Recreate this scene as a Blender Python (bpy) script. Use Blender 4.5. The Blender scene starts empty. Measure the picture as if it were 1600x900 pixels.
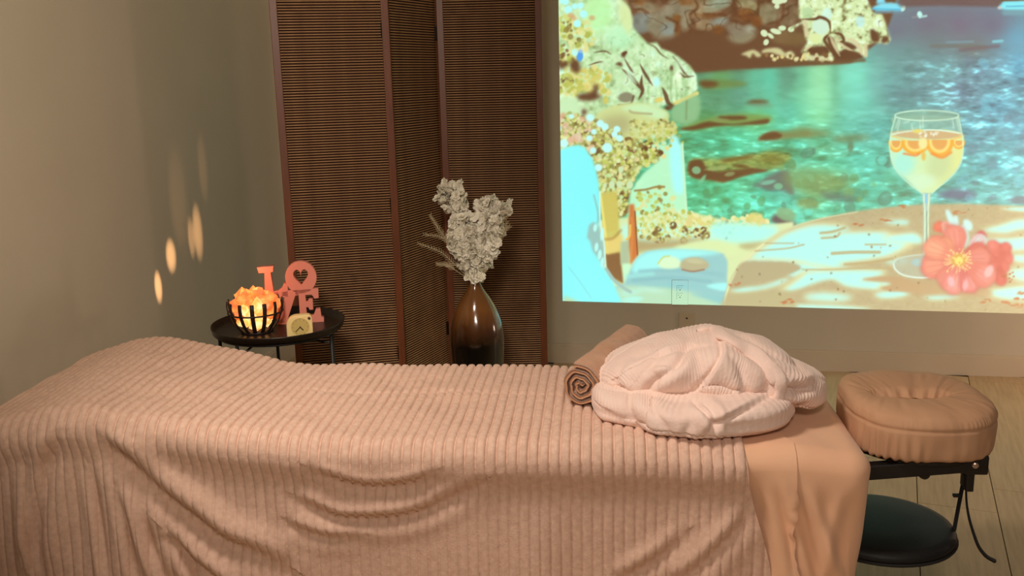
import bpy, bmesh, math, random
import numpy as np
from mathutils import Vector, Matrix, Euler
random.seed(4); np.random.seed(4)
S = bpy.context.scene; COL = S.collection; PI = math.pi
def s2l(c):
    c = np.array(c, float)/255.; return np.where(c <= .04045, c/12.92, ((c+.055)/1.055)**2.4)
def rgb(*c): return tuple(float(x) for x in s2l(c))
# ================= camera =================
cd = bpy.data.cameras.new('camera'); cam = bpy.data.objects.new('camera', cd); COL.objects.link(cam)
cd.lens = 33.75; cd.sensor_width = 36.; cd.clip_start = .05; cd.clip_end = 50
cr, cu, cb = (.98234967,.18541394,-.02471427), (-.01612066,.21555088,.97635954), (.18635786,-.95872806,.21473533)
cam.matrix_world = Matrix(((cr[0],cu[0],cb[0],0),(cr[1],cu[1],cb[1],0),(cr[2],cu[2],cb[2],1.52),(0,0,0,1)))
S.camera = cam
# ================= exposure, world, added lights out of view =================
S.view_settings.view_transform = 'Standard'; S.view_settings.look = 'None'; S.view_settings.exposure = 0.0; S.view_settings.gamma = 1.0; S.view_settings.use_curve_mapping = False
W = bpy.data.worlds.new('world'); S.world = W; W.use_nodes = True
W.node_tree.nodes['Background'].inputs[0].default_value = (1.0,.84,.70,1); W.node_tree.nodes['Background'].inputs[1].default_value = .09
def area(name, loc, target, size, power, color, sy=None):
    l = bpy.data.lights.new(name, 'AREA'); l.energy = power; l.color = color; l.size = size
    if sy: l.shape = 'RECTANGLE'; l.size_y = sy
    o = bpy.data.objects.new(name, l); COL.objects.link(o); o.location = loc
    o.rotation_euler = (Vector(target)-Vector(loc)).to_track_quat('-Z','Y').to_euler(); return o
def spot(name, loc, target, deg, blend, power, color, r=.12):
    l = bpy.data.lights.new(name, 'SPOT'); l.energy = power; l.color = color; l.spot_size = math.radians(deg); l.spot_blend = blend; l.shadow_soft_size = r
    o = bpy.data.objects.new(name, l); COL.objects.link(o); o.location = loc; o.rotation_euler = (Vector(target)-Vector(loc)).to_track_quat('-Z','Y').to_euler(); return o
spot('bed_fill_spot', (-.85,1.65,2.5), (-.1,2.35,.6), 96, .7, 112, (1.0,.86,.75), .2)  # added spot for the bed top, cone kept off the back wall
spot('front_fill_spot', (.1,-.5,2.45), (.0,1.9,.0), 64, .8, 128, (1.0,.85,.72), .2)  # added spot behind the camera, fills the bed front
spot('side_wall_fill', (-.35,.1,2.35), (-2.236,3.9,1.15), 56, .9, 235, (1.0,.86,.70), .2)  # added spot that brightens the side wall
area('low_right_fill', (2.5,4.2,.7), (1.5,4.8,.35), .35, 9, (1.0,.74,.56))  # unseen source added low on the right to brighten that wall end
# ================= helpers =================
def tag(o, label=None, cat=None, group=None, kind=None):
    if label: o['label'] = label
    if cat: o['category'] = cat
    if group: o['group'] = group
    if kind: o['kind'] = kind
    return o
def link(name, me, m=None, parent=None, loc=None, rz=0):
    o = bpy.data.objects.new(name, me); COL.objects.link(o)
    if m and not me.materials: me.materials.append(m)
    if parent: o.parent = parent
    if loc is not None: o.location = loc
    if rz: o.rotation_euler = (0,0,rz)
    return o
def thing(name, label, cat, loc, rz=0, group=None):
    o = bpy.data.objects.new(name, None); COL.objects.link(o); o.location = loc; o.rotation_euler = (0,0,rz); o.empty_display_size = .05
    return tag(o, label, cat, group)
def npmesh(name, V, F, smooth=True):
    V = np.ascontiguousarray(V, np.float32).reshape(-1,3); F = np.ascontiguousarray(F, np.int32); k = F.shape[1]
    me = bpy.data.meshes.new(name); me.vertices.add(len(V)); me.vertices.foreach_set('co', V.ravel())
    me.loops.add(F.size); me.loops.foreach_set('vertex_index', F.ravel()); me.polygons.add(len(F))
    me.polygons.foreach_set('loop_start', np.arange(0, F.size, k, dtype=np.int32))
    me.polygons.foreach_set('use_smooth', np.full(len(F), smooth)); me.update(); me.validate(); return me
def gridF(ny, nx, wx=False, wy=False):
    j, i = np.meshgrid(np.arange(ny if wy else ny-1), np.arange(nx if wx else nx-1), indexing='ij')
    a = j*nx+i; b = j*nx+(i+1)%nx; c = ((j+1)%ny)*nx+(i+1)%nx; d = ((j+1)%ny)*nx+i
    return np.stack([a,b,c,d], -1).reshape(-1,4)
def gridmesh(name, P, wx=False, wy=False, flip=False):
    F = gridF(P.shape[0], P.shape[1], wx, wy)
    return npmesh(name, P, F[:,::-1] if flip else F)
class MB:
    def __init__(s): s.b = bmesh.new()
    def box(s, x0, y0, z0, x1, y1, z1, bev=0, M=None):
        r = bmesh.ops.create_cube(s.b, size=1); vs = r['verts']
        for v in vs: v.co = Vector((x0+(v.co.x+.5)*(x1-x0), y0+(v.co.y+.5)*(y1-y0), z0+(v.co.z+.5)*(z1-z0)))
        if bev:
            es = list({e for v in vs for e in v.link_edges}); q = bmesh.ops.bevel(s.b, geom=es, offset=bev, segments=2, profile=.6, affect='EDGES'); vs = list({v for f in q['faces'] for v in f.verts}|{v for v in vs if v.is_valid})
        if M: bmesh.ops.transform(s.b, matrix=M, verts=vs)
        return s
    def tube(s, pts, r, n=8, cap=True, flat=None):
        P = [Vector(p) for p in pts]; rings = []; rs = r if isinstance(r, (list,tuple)) else [r]*len(P); up0 = None
        for i, p in enumerate(P):
            t = (P[min(i+1,len(P)-1)]-P[max(i-1,0)]).normalized()
            if up0 is None: up0 = Vector((0,0,1)) if abs(t.z) < .9 else Vector((1,0,0))
            a = t.cross(up0).normalized(); b = a.cross(t).normalized(); up0 = b
            fa, fb = (1,1) if not flat else flat
            rings.append([s.b.verts.new(p+a*math.cos(2*PI*k/n)*rs[i]*fa+b*math.sin(2*PI*k/n)*rs[i]*fb) for k in range(n)])
        for A, B in zip(rings[:-1], rings[1:]):
            for k in range(n): s.b.faces.new((A[k],A[(k+1)%n],B[(k+1)%n],B[k]))
        if cap: s.b.faces.new(rings[0][::-1]); s.b.faces.new(rings[-1])
        return s
    def lathe(s, prof, n=32, c=(0,0,0)):
        rings = []
        for r, z in prof:
            rings.append([s.b.verts.new((c[0]+r*math.cos(2*PI*k/n), c[1]+r*math.sin(2*PI*k/n), c[2]+z)) for k in range(n)] if r > 1e-6 else [s.b.verts.new((c[0],c[1],c[2]+z))])
        for A, B in zip(rings[:-1], rings[1:]):
            for k in range(n):
                if len(A) == 1 and len(B) == 1: continue
                if len(A) == 1: s.b.faces.new((A[0],B[(k+1)%n],B[k]))
                elif len(B) == 1: s.b.faces.new((A[k],A[(k+1)%n],B[0]))
                else: s.b.faces.new((A[k],A[(k+1)%n],B[(k+1)%n],B[k]))
        return s
    def mesh(s, name, smooth=False):
        bmesh.ops.recalc_face_normals(s.b, faces=s.b.faces[:]); me = bpy.data.meshes.new(name); s.b.to_mesh(me); s.b.free()
        if smooth: me.shade_smooth()
        return me
    def put(s, name, m, parent=None, smooth=False, loc=None, rz=0): return link(name, s.mesh(name, smooth), m, parent, loc, rz)
def shape_mesh(name, loops, depth, bevel=0, res=10):
    c = bpy.data.curves.new(name, 'CURVE'); c.dimensions = '2D'; c.fill_mode = 'BOTH'; c.extrude = depth/2-bevel; c.bevel_depth = bevel; c.bevel_resolution = 1
    for L in loops:
        sp = c.splines.new('POLY'); sp.points.add(len(L)-1); sp.use_cyclic_u = True
        for p, (x, y) in zip(sp.points, L): p.co = (x, y, 0, 1)
    o = bpy.data.objects.new(name, c); COL.objects.link(o); dg = bpy.context.evaluated_depsgraph_get()
    me = bpy.data.meshes.new_from_object(o.evaluated_get(dg)); bpy.data.objects.remove(o); me.name = name
    me.transform(Matrix.Rotation(PI/2, 4, 'X')); return me     # shape stands in XZ, faces -Y
def vn(x, y, seed=0):                                          # smooth value noise, about -1..1
    x = np.asarray(x, float); y = np.asarray(y, float); r = np.random.RandomState(seed).rand(64,64)*2-1
    ix, iy = np.floor(x).astype(int), np.floor(y).astype(int); tx, ty = x-ix, y-iy; tx = tx*tx*(3-2*tx); ty = ty*ty*(3-2*ty)
    g = lambda i, j: r[i%64, j%64]
    return (g(ix,iy)*(1-tx)+g(ix+1,iy)*tx)*(1-ty)+(g(ix,iy+1)*(1-tx)+g(ix+1,iy+1)*tx)*ty
def normals(P, wx=False):
    du = np.gradient(P, axis=1); dv = np.gradient(P, axis=0)
    if wx: du = np.roll(P,-1,1)-np.roll(P,1,1)
    n = np.cross(du, dv); return n/(np.linalg.norm(n, axis=-1, keepdims=True)+1e-12)
def cat(p, n):                                                 # Catmull-Rom resample of rows
    p = np.array(p, float); q = np.vstack([2*p[:1]-p[1:2], p, 2*p[-1:]-p[-2:-1]]); t = np.linspace(0, len(p)-1-1e-6, n); i = t.astype(int); f = (t-i)[:,None]
    a, b, c, d = q[i], q[i+1], q[i+2], q[i+3]
    return .5*(2*b+(c-a)*f+(2*a-5*b+4*c-d)*f*f+(3*b-a-3*c+d)*f**3)
def sst(a, b, x): t = np.clip((x-a)/(b-a), 0, 1); return t*t*(3-2*t)
# ================= materials =================
def mat(name, c1, c2=None, rough=.7, scale=8., stretch=(1,1,1), bump=0., bscale=60., metal=0., detail=4., coat=0., sheen=0., bstretch=(1,1,1), spec=.5):
    m = bpy.data.materials.new(name); m.use_nodes = True; N = m.node_tree.nodes; Lk = m.node_tree.links; b = N['Principled BSDF']
    b.inputs['Roughness'].default_value = rough; b.inputs['Metallic'].default_value = metal; b.inputs['Specular IOR Level'].default_value = spec
    if coat: b.inputs['Coat Weight'].default_value = coat
    if sheen: b.inputs['Sheen Weight'].default_value = sheen; b.inputs['Sheen Roughness'].default_value = .6
    tc = N.new('ShaderNodeTexCoord'); mp = N.new('ShaderNodeMapping'); mp.inputs['Scale'].default_value = stretch; Lk.new(tc.outputs['Object'], mp.inputs[0])
    n = N.new('ShaderNodeTexNoise'); n.inputs['Scale'].default_value = scale; n.inputs['Detail'].default_value = detail; Lk.new(mp.outputs[0], n.inputs[0])
    r = N.new('ShaderNodeValToRGB'); r.color_ramp.elements[0].position = .3; r.color_ramp.elements[1].position = .7
    r.color_ramp.elements[0].color = (*c1,1); r.color_ramp.elements[1].color = (*(c2 or c1),1); Lk.new(n.outputs[0], r.inputs[0]); Lk.new(r.outputs[0], b.inputs['Base Color'])
    if bump:
        mp2 = N.new('ShaderNodeMapping'); mp2.inputs['Scale'].default_value = bstretch; Lk.new(tc.outputs['Object'], mp2.inputs[0])
        n2 = N.new('ShaderNodeTexNoise'); n2.inputs['Scale'].default_value = bscale; n2.inputs['Detail'].default_value = 3; Lk.new(mp2.outputs[0], n2.inputs[0])
        bp = N.new('ShaderNodeBump'); bp.inputs['Strength'].default_value = bump; bp.inputs['Distance'].default_value = .004; Lk.new(n2.outputs[0], bp.inputs['Height']); Lk.new(bp.outputs[0], b.inputs['Normal'])
    return m
M = {}
M['wall'] = mat('painted_wall', rgb(206,195,174), rgb(210,200,179), .75, 3, bump=.08, bscale=180)
M['ceiling'] = mat('ceiling_paint', rgb(225,215,198), rgb(228,219,203), .85, 3)
M['trim'] = mat('trim_paint', rgb(210,194,170), rgb(214,199,175), .5, 4)
M['plank'] = mat('oak_plank', rgb(178,150,112), rgb(198,170,130), .5, 5, (14,1,8), bump=.15, bscale=40, bstretch=(10,1,10))
M['plank2'] = mat('oak_plank_pale', rgb(186,160,122), rgb(205,180,142), .5, 5, (14,1,8), bump=.15, bscale=40, bstretch=(10,1,10))
M['subfloor'] = mat('floor_joint', rgb(70,52,36), None, .8)
M['screen_wood'] = mat('stained_wood', rgb(98,50,24), rgb(120,64,32), .42, 6, (8,8,1), bump=.1, bscale=50, bstretch=(8,8,1))
M['slat'] = mat('bamboo_slat', rgb(150,112,74), rgb(176,136,92), .45, 10, (2,8,1))
M['gap_shade'] = mat('gap_shade_brown', rgb(48,18,10), rgb(56,24,14), .9)
M['hinge'] = mat('dark_hinge', rgb(40,30,24), None, .4, metal=.8)
M['plush'] = mat('ribbed_plush', rgb(210,175,154), rgb(228,194,173), .95, 70, bump=.25, bscale=240, detail=7, sheen=.06, spec=.15)
M['sheet'] = mat('tan_microfibre', rgb(234,184,148), rgb(238,191,156), .72, 6, bump=.12, bscale=22, sheen=.15, spec=.25)
M['cover'] = mat('cradle_cover', rgb(198,154,120), rgb(204,161,127), .78, 6, bump=.1, bscale=26, spec=.25)
M['robe'] = mat('robe_gauze', rgb(238,210,196), rgb(244,219,206), .9, 12, bump=.35, bscale=120, sheen=.2, spec=.15)
M['towel'] = mat('brown_towel', rgb(186,136,100), rgb(202,152,114), .95, 30, bump=.7, bscale=260, sheen=.3, spec=.1)
M['vinyl'] = mat('black_vinyl', rgb(20,21,21), rgb(25,26,26), .55, 12, bump=.1, bscale=200, spec=.3)
M['black'] = mat('black_metal', rgb(20,17,15), rgb(26,22,19), .5, 20)
M['web'] = mat('black_webbing', rgb(18,16,15), None, .85, bump=.3, bscale=300)
M['tray'] = mat('tray_metal', rgb(34,26,22), rgb(42,33,27), .35, 14, metal=.3)
M['iron'] = mat('iron_strip', rgb(24,14,10), rgb(34,20,14), .6, 30)
M['pink'] = mat('salmon_lacquer', rgb(216,132,114), rgb(220,138,120), .5, 8)
M['clock'] = mat('cream_plastic', rgb(232,204,140), rgb(236,209,146), .5, 8)
M['dial'] = mat('clock_dial', rgb(196,170,100), rgb(200,176,106), .5, 20)
M['hand'] = mat('dark_plastic', rgb(70,44,28), None, .5)
M['plate'] = mat('outlet_plastic', rgb(205,188,160), None, .4)
M['slot'] = mat('outlet_slot', rgb(16,14,12), None, .6)
M['screw'] = mat('steel', rgb(205,180,165), None, .3, metal=.8)
M['stem'] = mat('brown_stem', rgb(64,44,28), rgb(84,60,38), .8, 30)
M['blossom'] = mat('white_blossom', rgb(240,235,218), rgb(248,243,228), .8, 30)
M['sprig'] = mat('cream_sprig', rgb(200,186,150), None, .8)
M['foam'] = mat('table_vinyl', rgb(40,34,30), None, .5)
M['wood'] = mat('table_wood', rgb(150,104,62), rgb(170,122,76), .5, 5, (1,1,8))
# ---- the projected beach picture, painted as vertex colours (numbers are canvas units of the picture) ----
PX0, PX1, PY0, PY1, PS = 868.0, 1690.0, -46.0, 496.0, 1.25
def paint_picture():
    rg = np.random.RandomState(7)
    nx, ny = int((PX1-PX0)/PS)+1, int((PY1-PY0)/PS)+1
    gx, gy = PX0+np.arange(nx)*PS, PY0+np.arange(ny)*PS
    X, Y = np.meshgrid(gx, gy)
    I = np.zeros((ny, nx, 3))
    def noise(sx, sy, seed, octv=3):
        r = np.random.RandomState(seed); out = np.zeros((ny, nx)); a = 1.; tot = 0
        for o in range(octv):
            fx, fy = (X-PX0)/sx*2**o, (Y-PY0)/sy*2**o
            n = r.rand(int(fy.max())+3, int(fx.max())+3)
            ix, iy = fx.astype(int), fy.astype(int); tx, ty = fx-ix, fy-iy
            tx = tx*tx*(3-2*tx); ty = ty*ty*(3-2*ty)
            v = (n[iy,ix]*(1-tx)+n[iy,ix+1]*tx)*(1-ty)+(n[iy+1,ix]*(1-tx)+n[iy+1,ix+1]*tx)*ty
            out += a*(v-.5)*2; tot += a; a *= .55
        return out/tot
    def box(x0, y0, x1, y1):
        return (slice(max(0,int((y0-PY0)/PS)), max(0,int((y1-PY0)/PS)+2)), slice(max(0,int((x0-PX0)/PS)), max(0,int((x1-PX0)/PS)+2)))
    def blur(m, s):
        k = int(round(s/PS))
        for _ in range(2):
            for ax in (0, 1):
                if k < 1: continue
                c = np.cumsum(np.pad(m, [(k+1,k) if a == ax else (0,0) for a in (0,1)], mode='edge'), ax)
                n = m.shape[ax]; i = np.arange(n)
                m = (np.take(c, i+2*k+1, ax)-np.take(c, i, ax))/(2*k+1)
        return m
    def smooth(pts, closed=True, n=8):
        p = np.array(pts, float)
        if closed: q = np.vstack([p[-1:], p, p[:2]])
        else: q = np.vstack([2*p[:1]-p[1:2], p, 2*p[-1:]-p[-2:-1]])
        t = np.linspace(0, 1, n, endpoint=False)[:,None]; out = []
        for i in range(1, len(q)-2):
            a, b, c, d = q[i-1], q[i], q[i+1], q[i+2]
            out.append(.5*(2*b+(c-a)*t+(2*a-5*b+4*c-d)*t*t+(3*b-a-3*c+d)*t**3))
        if not closed: out.append(p[-1:])
        return np.vstack(out)
    def pmask(pts, pad):
        p = np.array(pts, float); sl = box(p[:,0].min()-pad, p[:,1].min()-pad, p[:,0].max()+pad, p[:,1].max()+pad)
        x, y = X[sl], Y[sl]; acc = np.zeros(x.shape)
        for ox, oy in ((-.3,-.3),(.3,-.3),(-.3,.3),(.3,.3)):
            ins = np.zeros(x.shape, bool)
            for (x1,y1),(x2,y2) in zip(p, np.roll(p,-1,0)):
                if y1 == y2: continue
                c = ((y1 > y+oy) != (y2 > y+oy)) & (x+ox < (x2-x1)*(y+oy-y1)/(y2-y1)+x1); ins ^= c
            acc += ins/4.
        return sl, acc
    def put(sl, m, col, a=1.):
        m = (m*a)[...,None]; I[sl] = I[sl]*(1-m)+np.array(col, float)*m
    def P(pts, col, soft=0, a=1., sm=True):
        sl, m = pmask(smooth(pts) if sm else pts, soft*2+3); put(sl, blur(m, soft), col, a); return sl, m
    def E(cx, cy, rx, ry, col, rot=0, soft=1.2, a=1.):
        R = max(rx, ry)+soft+2; sl = box(cx-R, cy-R, cx+R, cy+R); x, y = X[sl]-cx, Y[sl]-cy
        c, s = math.cos(rot), math.sin(rot); d = np.hypot((x*c+y*s)/rx, (-x*s+y*c)/ry)
        put(sl, np.clip((1-d)*min(rx,ry)/soft+.5, 0, 1), col, a)
    def L(pts, w, col, soft=1., a=1., sm=True, tp=False):
        p = smooth(pts, False, 5) if sm and len(pts) > 2 else np.array(pts, float)
        pad = w+soft+2; sl = box(p[:,0].min()-pad, p[:,1].min()-pad, p[:,0].max()+pad, p[:,1].max()+pad)
        x, y = X[sl], Y[sl]; d = np.full(x.shape, 1e9)
        for kk, ((x1,y1),(x2,y2)) in enumerate(zip(p[:-1], p[1:])):
            l2 = (x2-x1)**2+(y2-y1)**2+1e-9; t = np.clip(((x-x1)*(x2-x1)+(y-y1)*(y2-y1))/l2, 0, 1)
            d = np.minimum(d, np.hypot(x-x1-t*(x2-x1), y-y1-t*(y2-y1))+(w*.5*(1-math.sin(math.pi*(kk+.5)/(len(p)-1))**.7) if tp else 0))
        put(sl, np.clip((w/2-d)/soft+.5, 0, 1), col, a)
    def dots(n, x0, y0, x1, y1, r0, r1, cols, seed, poly=None, a=1.):
        r = np.random.RandomState(seed); k = 0
        pp = np.array(poly, float) if poly is not None else None
        for _ in range(n*4):
            if k >= n: break
            x, y = r.uniform(x0,x1), r.uniform(y0,y1)
            if pp is not None:
                ins = False
                for (xa,ya),(xb,yb) in zip(pp, np.roll(pp,-1,0)):
                    if (ya > y) != (yb > y) and x < (xb-xa)*(y-ya)/(yb-ya)+xa: ins = not ins
                if not ins: continue
            q = r.uniform(r0,r1); E(x, y, q, q*r.uniform(.6,1.1), cols[r.randint(len(cols))], r.uniform(0,3), 1.4, a); k += 1
    def idw(samples, pw=2.6):
        num = np.zeros((ny,nx,3)); den = np.zeros((ny,nx))
        for x, y, c in samples:
            w = 1./(((X-x)/1.3)**2+(Y-y)**2+150)**(pw/2); num += w[...,None]*np.array(c, float); den += w
        return num/den[...,None]
    # ---------- water ----------
    I[:] = idw([(1090,118,(92,148,112)),(1130,118,(98,160,92)),(1120,160,(92,150,112)),(1160,150,(98,172,145)),(1200,125,(92,188,155)),
        (1100,190,(92,160,95)),(1185,185,(105,205,125)),(1100,215,(80,188,140)),(1150,220,(80,205,155)),(1230,175,(95,210,180)),
        (1230,215,(80,228,190)),(1085,300,(78,195,140)),(1130,305,(82,208,150)),(1180,320,(90,232,190)),(1110,330,(85,190,135)),
        (1230,300,(95,232,210)),(1240,120,(88,150,122)),(1275,120,(130,225,170)),(1280,150,(148,238,182)),(1280,180,(132,228,165)),
        (1335,125,(120,228,196)),(1340,160,(105,215,190)),(1330,190,(95,195,172)),(1370,200,(92,190,178)),(1380,130,(100,168,166)),
        (1400,150,(98,150,152)),(1280,225,(95,205,160)),(1300,260,(88,205,160)),(1350,250,(80,208,180)),(1370,300,(82,206,172)),
        (1280,300,(105,190,125)),(1320,320,(78,205,165)),(1400,310,(80,200,172)),(1420,90,(102,150,148)),(1450,40,(112,110,128)),
        (1400,45,(110,118,132)),(1500,40,(116,110,130)),(1550,40,(112,112,132)),(1460,62,(108,128,130)),(1520,75,(112,122,118)),
        (1590,60,(100,170,195)),(1600,100,(98,186,216)),(1540,110,(102,158,176)),(1470,110,(104,165,165)),(1500,140,(104,140,158)),
        (1560,170,(96,178,200)),(1600,200,(100,190,210)),(1530,210,(98,170,184)),(1560,260,(94,196,206)),(1600,290,(98,200,200)),
        (1520,300,(96,196,190)),(1470,310,(90,196,180)),(1450,140,(100,150,156)),(1660,100,(98,186,216)),(1660,280,(98,200,200))])
    rp = noise(22, 6.5, 3, 3); rp2 = noise(9, 3.4, 5, 2); big = noise(60, 22, 9, 2)
    wr = np.clip((X-1380)/120, 0, 1)*np.clip((Y-70)/50, 0, 1); wl = np.clip((Y-170)/60, 0, 1)*(1-wr)
    amp = (16+44*wr+34*wl)*np.clip((Y-62)/40, .15, 1)
    I += (rp*amp+rp2*amp*.45)[...,None]*np.array([.75,1.,1.0])
    hi = np.clip(rp+rp2*.5-.38, 0, 1)*(wr*1.2+wl*.9); I += hi[...,None]*np.array([60,150,160.])
    dk = np.clip(-big-.15, 0, 1)*wl; I -= dk[...,None]*np.array([10,70,80.])
    # light columns under the bright cliff
    for cx, w, c, a in ((1152,16,(84,140,118),.5),(1178,9,(96,200,165),.5),(1202,12,(92,205,170),.7),(1226,10,(90,150,125),.5),(1282,20,(165,240,180),.55),(1252,9,(110,205,160),.5),(1305,8,(95,170,130),.5),(1336,18,(128,235,205),.5),(1372,12,(130,205,190),.3)):
        sl = box(cx-40, 88, cx+40, 215); x, y = X[sl]-cx, Y[sl]
        put(sl, np.exp(-(x/w)**2)*np.clip((y-92)/8,0,1)*np.clip((205-y)/80,0,1), c, a)
    br, ol = (104,78,46), (134,160,84)
    # drowned rocks
    P([(1092,128),(1110,124),(1150,126),(1168,132),(1140,137),(1105,138)], (108,140,76), 3, .9)
    P([(1092,128),(1105,126),(1122,129),(1118,135),(1100,137)], br, 2)
    P([(1166,161),(1178,156),(1196,157),(1202,160),(1190,163)], br, 2); P([(1168,164),(1200,162),(1210,166),(1185,169)], (110,165,130), 2, .8)
    P([(1062,200),(1095,188),(1130,180),(1165,178),(1205,182),(1200,190),(1160,196),(1120,197),(1082,203)], (122,160,84), 3)
    P([(1063,201),(1085,196),(1105,190),(1125,192),(1150,193),(1190,187),(1201,186),(1198,193),(1165,195),(1120,197),(1085,203),(1068,203)], br, 1.5)
    P([(1122,182),(1160,181),(1166,186),(1140,188),(1125,185)], br, 1.5); E(1128,188,12,3,(135,150,90),0,2,.7)
    P([(1183,218),(1195,208),(1212,204),(1240,207),(1262,204),(1270,212),(1250,214),(1222,218),(1192,219)], (128,138,84), 3); P([(1185,218),(1196,209),(1210,206),(1222,211),(1215,217),(1195,219)], br, 1.5)
    P([(1225,208),(1250,198),(1285,204),(1300,208),(1275,215),(1240,214)], (122,140,84), 4, .8)
    P([(1300,214),(1340,211),(1362,214),(1340,220),(1310,222)], (108,130,84), 4, .8); E(1329,230,5,8,(90,128,92),0,4,.8)
    rocks = [(1078,251),(1090,247),(1120,248),(1150,245),(1180,240),(1205,235),(1235,240),(1230,255),(1205,266),(1180,268),(1160,275),(1130,284),(1105,281),(1085,278),(1074,270)]
    P(rocks, ol, 2)
    sl, m = pmask(smooth(rocks), 4); I[sl] += (m*(rp2+rp)[sl]*38)[...,None]*np.array([1,1,.6])
    P([(1075,257),(1086,249),(1098,252),(1104,262),(1118,268),(1140,266),(1165,264),(1172,262),(1200,266),(1175,272),(1155,277),(1130,285),(1110,281),(1092,280),(1078,274)], br, 1.4)
    P([(1125,250),(1150,245),(1180,241),(1172,247),(1150,251),(1132,254)], (112,92,42), 2); P([(1143,258),(1160,257),(1172,262),(1155,262)], (106,84,42), 1.5)
    E(1088,266,7,6,(128,178,130),.2,2); E(1120,263,17,3,(150,172,104),-.1,2,.9); E(1140,272,8,3.4,(140,155,100),-.2,2,.8); E(1098,280,3,8,(120,200,150),.6,2,.8)
    P([(1182,250),(1200,241),(1222,246),(1215,255),(1195,254)], (118,112,44), 4, .6)
    P([(1175,291),(1190,282),(1205,272),(1230,266),(1238,285),(1240,305),(1222,298),(1200,298),(1186,293)], (98,108,98), 2, .9)
    E(1200,285,12,3.4,(118,190,160),-.2,2,.9); E(1216,291,7,5,(118,190,150),0,2,.9)
    dots(26, 1082, 300, 1200, 345, 3, 9, [(70,160,110),(80,150,90),(72,135,92),(95,225,180),(110,245,205)], 11, a=.55)
    dots(34, 1215, 225, 1400, 350, 4, 13, [(78,150,108),(96,150,90),(130,175,100),(75,130,105),(100,240,215),(84,190,150)], 12, a=.5)
    P([(1225,270),(1250,262),(1290,266),(1330,280),(1310,300),(1270,305),(1235,295)], (128,160,92), 8, .7); P([(1280,300),(1320,303),(1340,312),(1300,314)], (84,110,100), 4, .7)
    P([(1205,345),(1212,335),(1230,340),(1245,352),(1225,356)], (92,88,88), 2); E(1228,335,16,10,(128,180,130),.3,4,.9); E(1262,318,18,8,(125,160,95),.1,6,.8)
    P([(1462,304),(1485,296),(1512,297),(1526,306),(1505,312),(1478,310)], (92,112,140), 4, .9); E(1592,312,16,6,(98,125,140),0,4,.8)
    P([(1400,140),(1425,142),(1440,150),(1410,152)], (90,135,140), 4, .4)
    dots(60, 1480, 90, 1690, 310, 3, 11, [(100,128,150),(92,140,160),(120,220,240),(112,205,225)], 14, a=.32)
    # ---------- far cliff in shade ----------
    P([(940,-46),(1400,-46),(1400,8),(1380,60),(1330,98),(1260,102),(1200,106),(1140,108),(1090,113),(1060,110),(960,60)], (105,77,52), 1.2, sm=False)
    rr = np.random.RandomState(21)
    for cx, cy, rx, ry, c in ((1002,36,22,16,(128,138,126)),(1035,38,24,20,(140,136,108)),(1010,12,20,9,(150,140,110)),(1060,12,30,14,(140,134,108)),(1040,58,18,8,(146,140,112)),
        (1110,10,34,12,(150,148,116)),(1125,5,16,7,(148,165,140)),(1072,32,9,15,(148,142,112)),(1045,46,12,10,(140,152,140)),(1100,38,16,9,(150,132,98)),(1125,33,14,7,(142,152,136)),(1170,8,20,9,(150,145,104)),
        (1160,55,22,13,(142,138,108)),(1172,44,7,5,(160,165,145)),(1200,22,16,17,(136,130,98)),(1232,22,16,20,(126,108,80)),(1090,12,10,14,(146,128,92)),(1150,46,16,10,(134,126,104)),(1240,62,34,13,(118,98,62)),(1220,58,14,10,(122,100,66)),
        (1005,-20,40,18,(150,142,112)),(1090,-22,50,18,(146,138,110)),(1190,-20,40,18,(140,132,104))):
        E(cx, cy, rx, ry, c, rr.uniform(-.4,.4), 7, .92)
    for cx, cy, rx, ry in ((1072,2,12,7),(1165,22,12,10),(1182,33,9,9),(1122,46,8,7),(1058,44,4,12),(1000,4,8,4),(1057,28,6,6),(1105,24,22,3)): E(cx, cy, rx, ry, (128,82,38), 0, 6, .75)
    for q in ([(1086,0),(1090,12),(1078,24),(1085,40),(1078,50)],[(1146,0),(1150,20),(1142,30),(1160,36)],[(1186,0),(1184,24)],[(1224,4),(1221,30),(1200,38)],[(1042,28),(1058,36),(1056,48)],[(1100,22),(1135,24)],[(985,20),(1000,14),(1012,20)]): L(q, 4, (100,66,40), 4, .85)
    cr = np.abs(noise(30,22,47,2))[box(940,-46,1260,100)]; sl = box(940,-46,1260,100); put(sl, np.clip(1-cr/.06,0,1)*np.clip((70-Y[sl])/30,0,1), (88,60,38), .75)
    I_c = noise(9, 8, 31, 2)*20; sl = box(940,-46,1260,100); I[sl] += (I_c[sl]*np.clip((62-Y[sl])/30, 0, 1))[...,None]
    P([(1010,66),(1040,60),(1080,54),(1120,56),(1140,66),(1170,74),(1200,72),(1300,72),(1330,95),(1200,105),(1090,112),(1050,105)], (103,75,52), 4, .9)
    # small lit stones at the water line
    for q in ([(1158,85),(1168,80),(1178,78),(1188,84),(1189,88),(1182,89),(1176,83),(1172,91),(1166,87)],[(1190,80),(1198,76),(1215,75),(1224,80),(1228,88),(1216,86),(1204,82),(1192,83)],[(1226,84),(1236,80),(1242,88),(1232,92)]): P(q, (205,205,150), .8)
    dots(26, 1196, 86, 1300, 94, 2, 4, [(215,205,135),(165,140,95),(140,112,70),(225,220,160)], 33)
    for cx, cy, rx, ry, ro in ((1194,52,6,5,.8),(1204,56,6,3,.7),(1212,49,9,4,.3),(1222,44,6,4,0),(1197,66,4,5,.4),(1236,46,5,4,0),(1215,2,9,5,0),(1214,10,4,4,0),(1224,0,6,5,0)): E(cx, cy, rx, ry, (214,236,190), ro)
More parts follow.
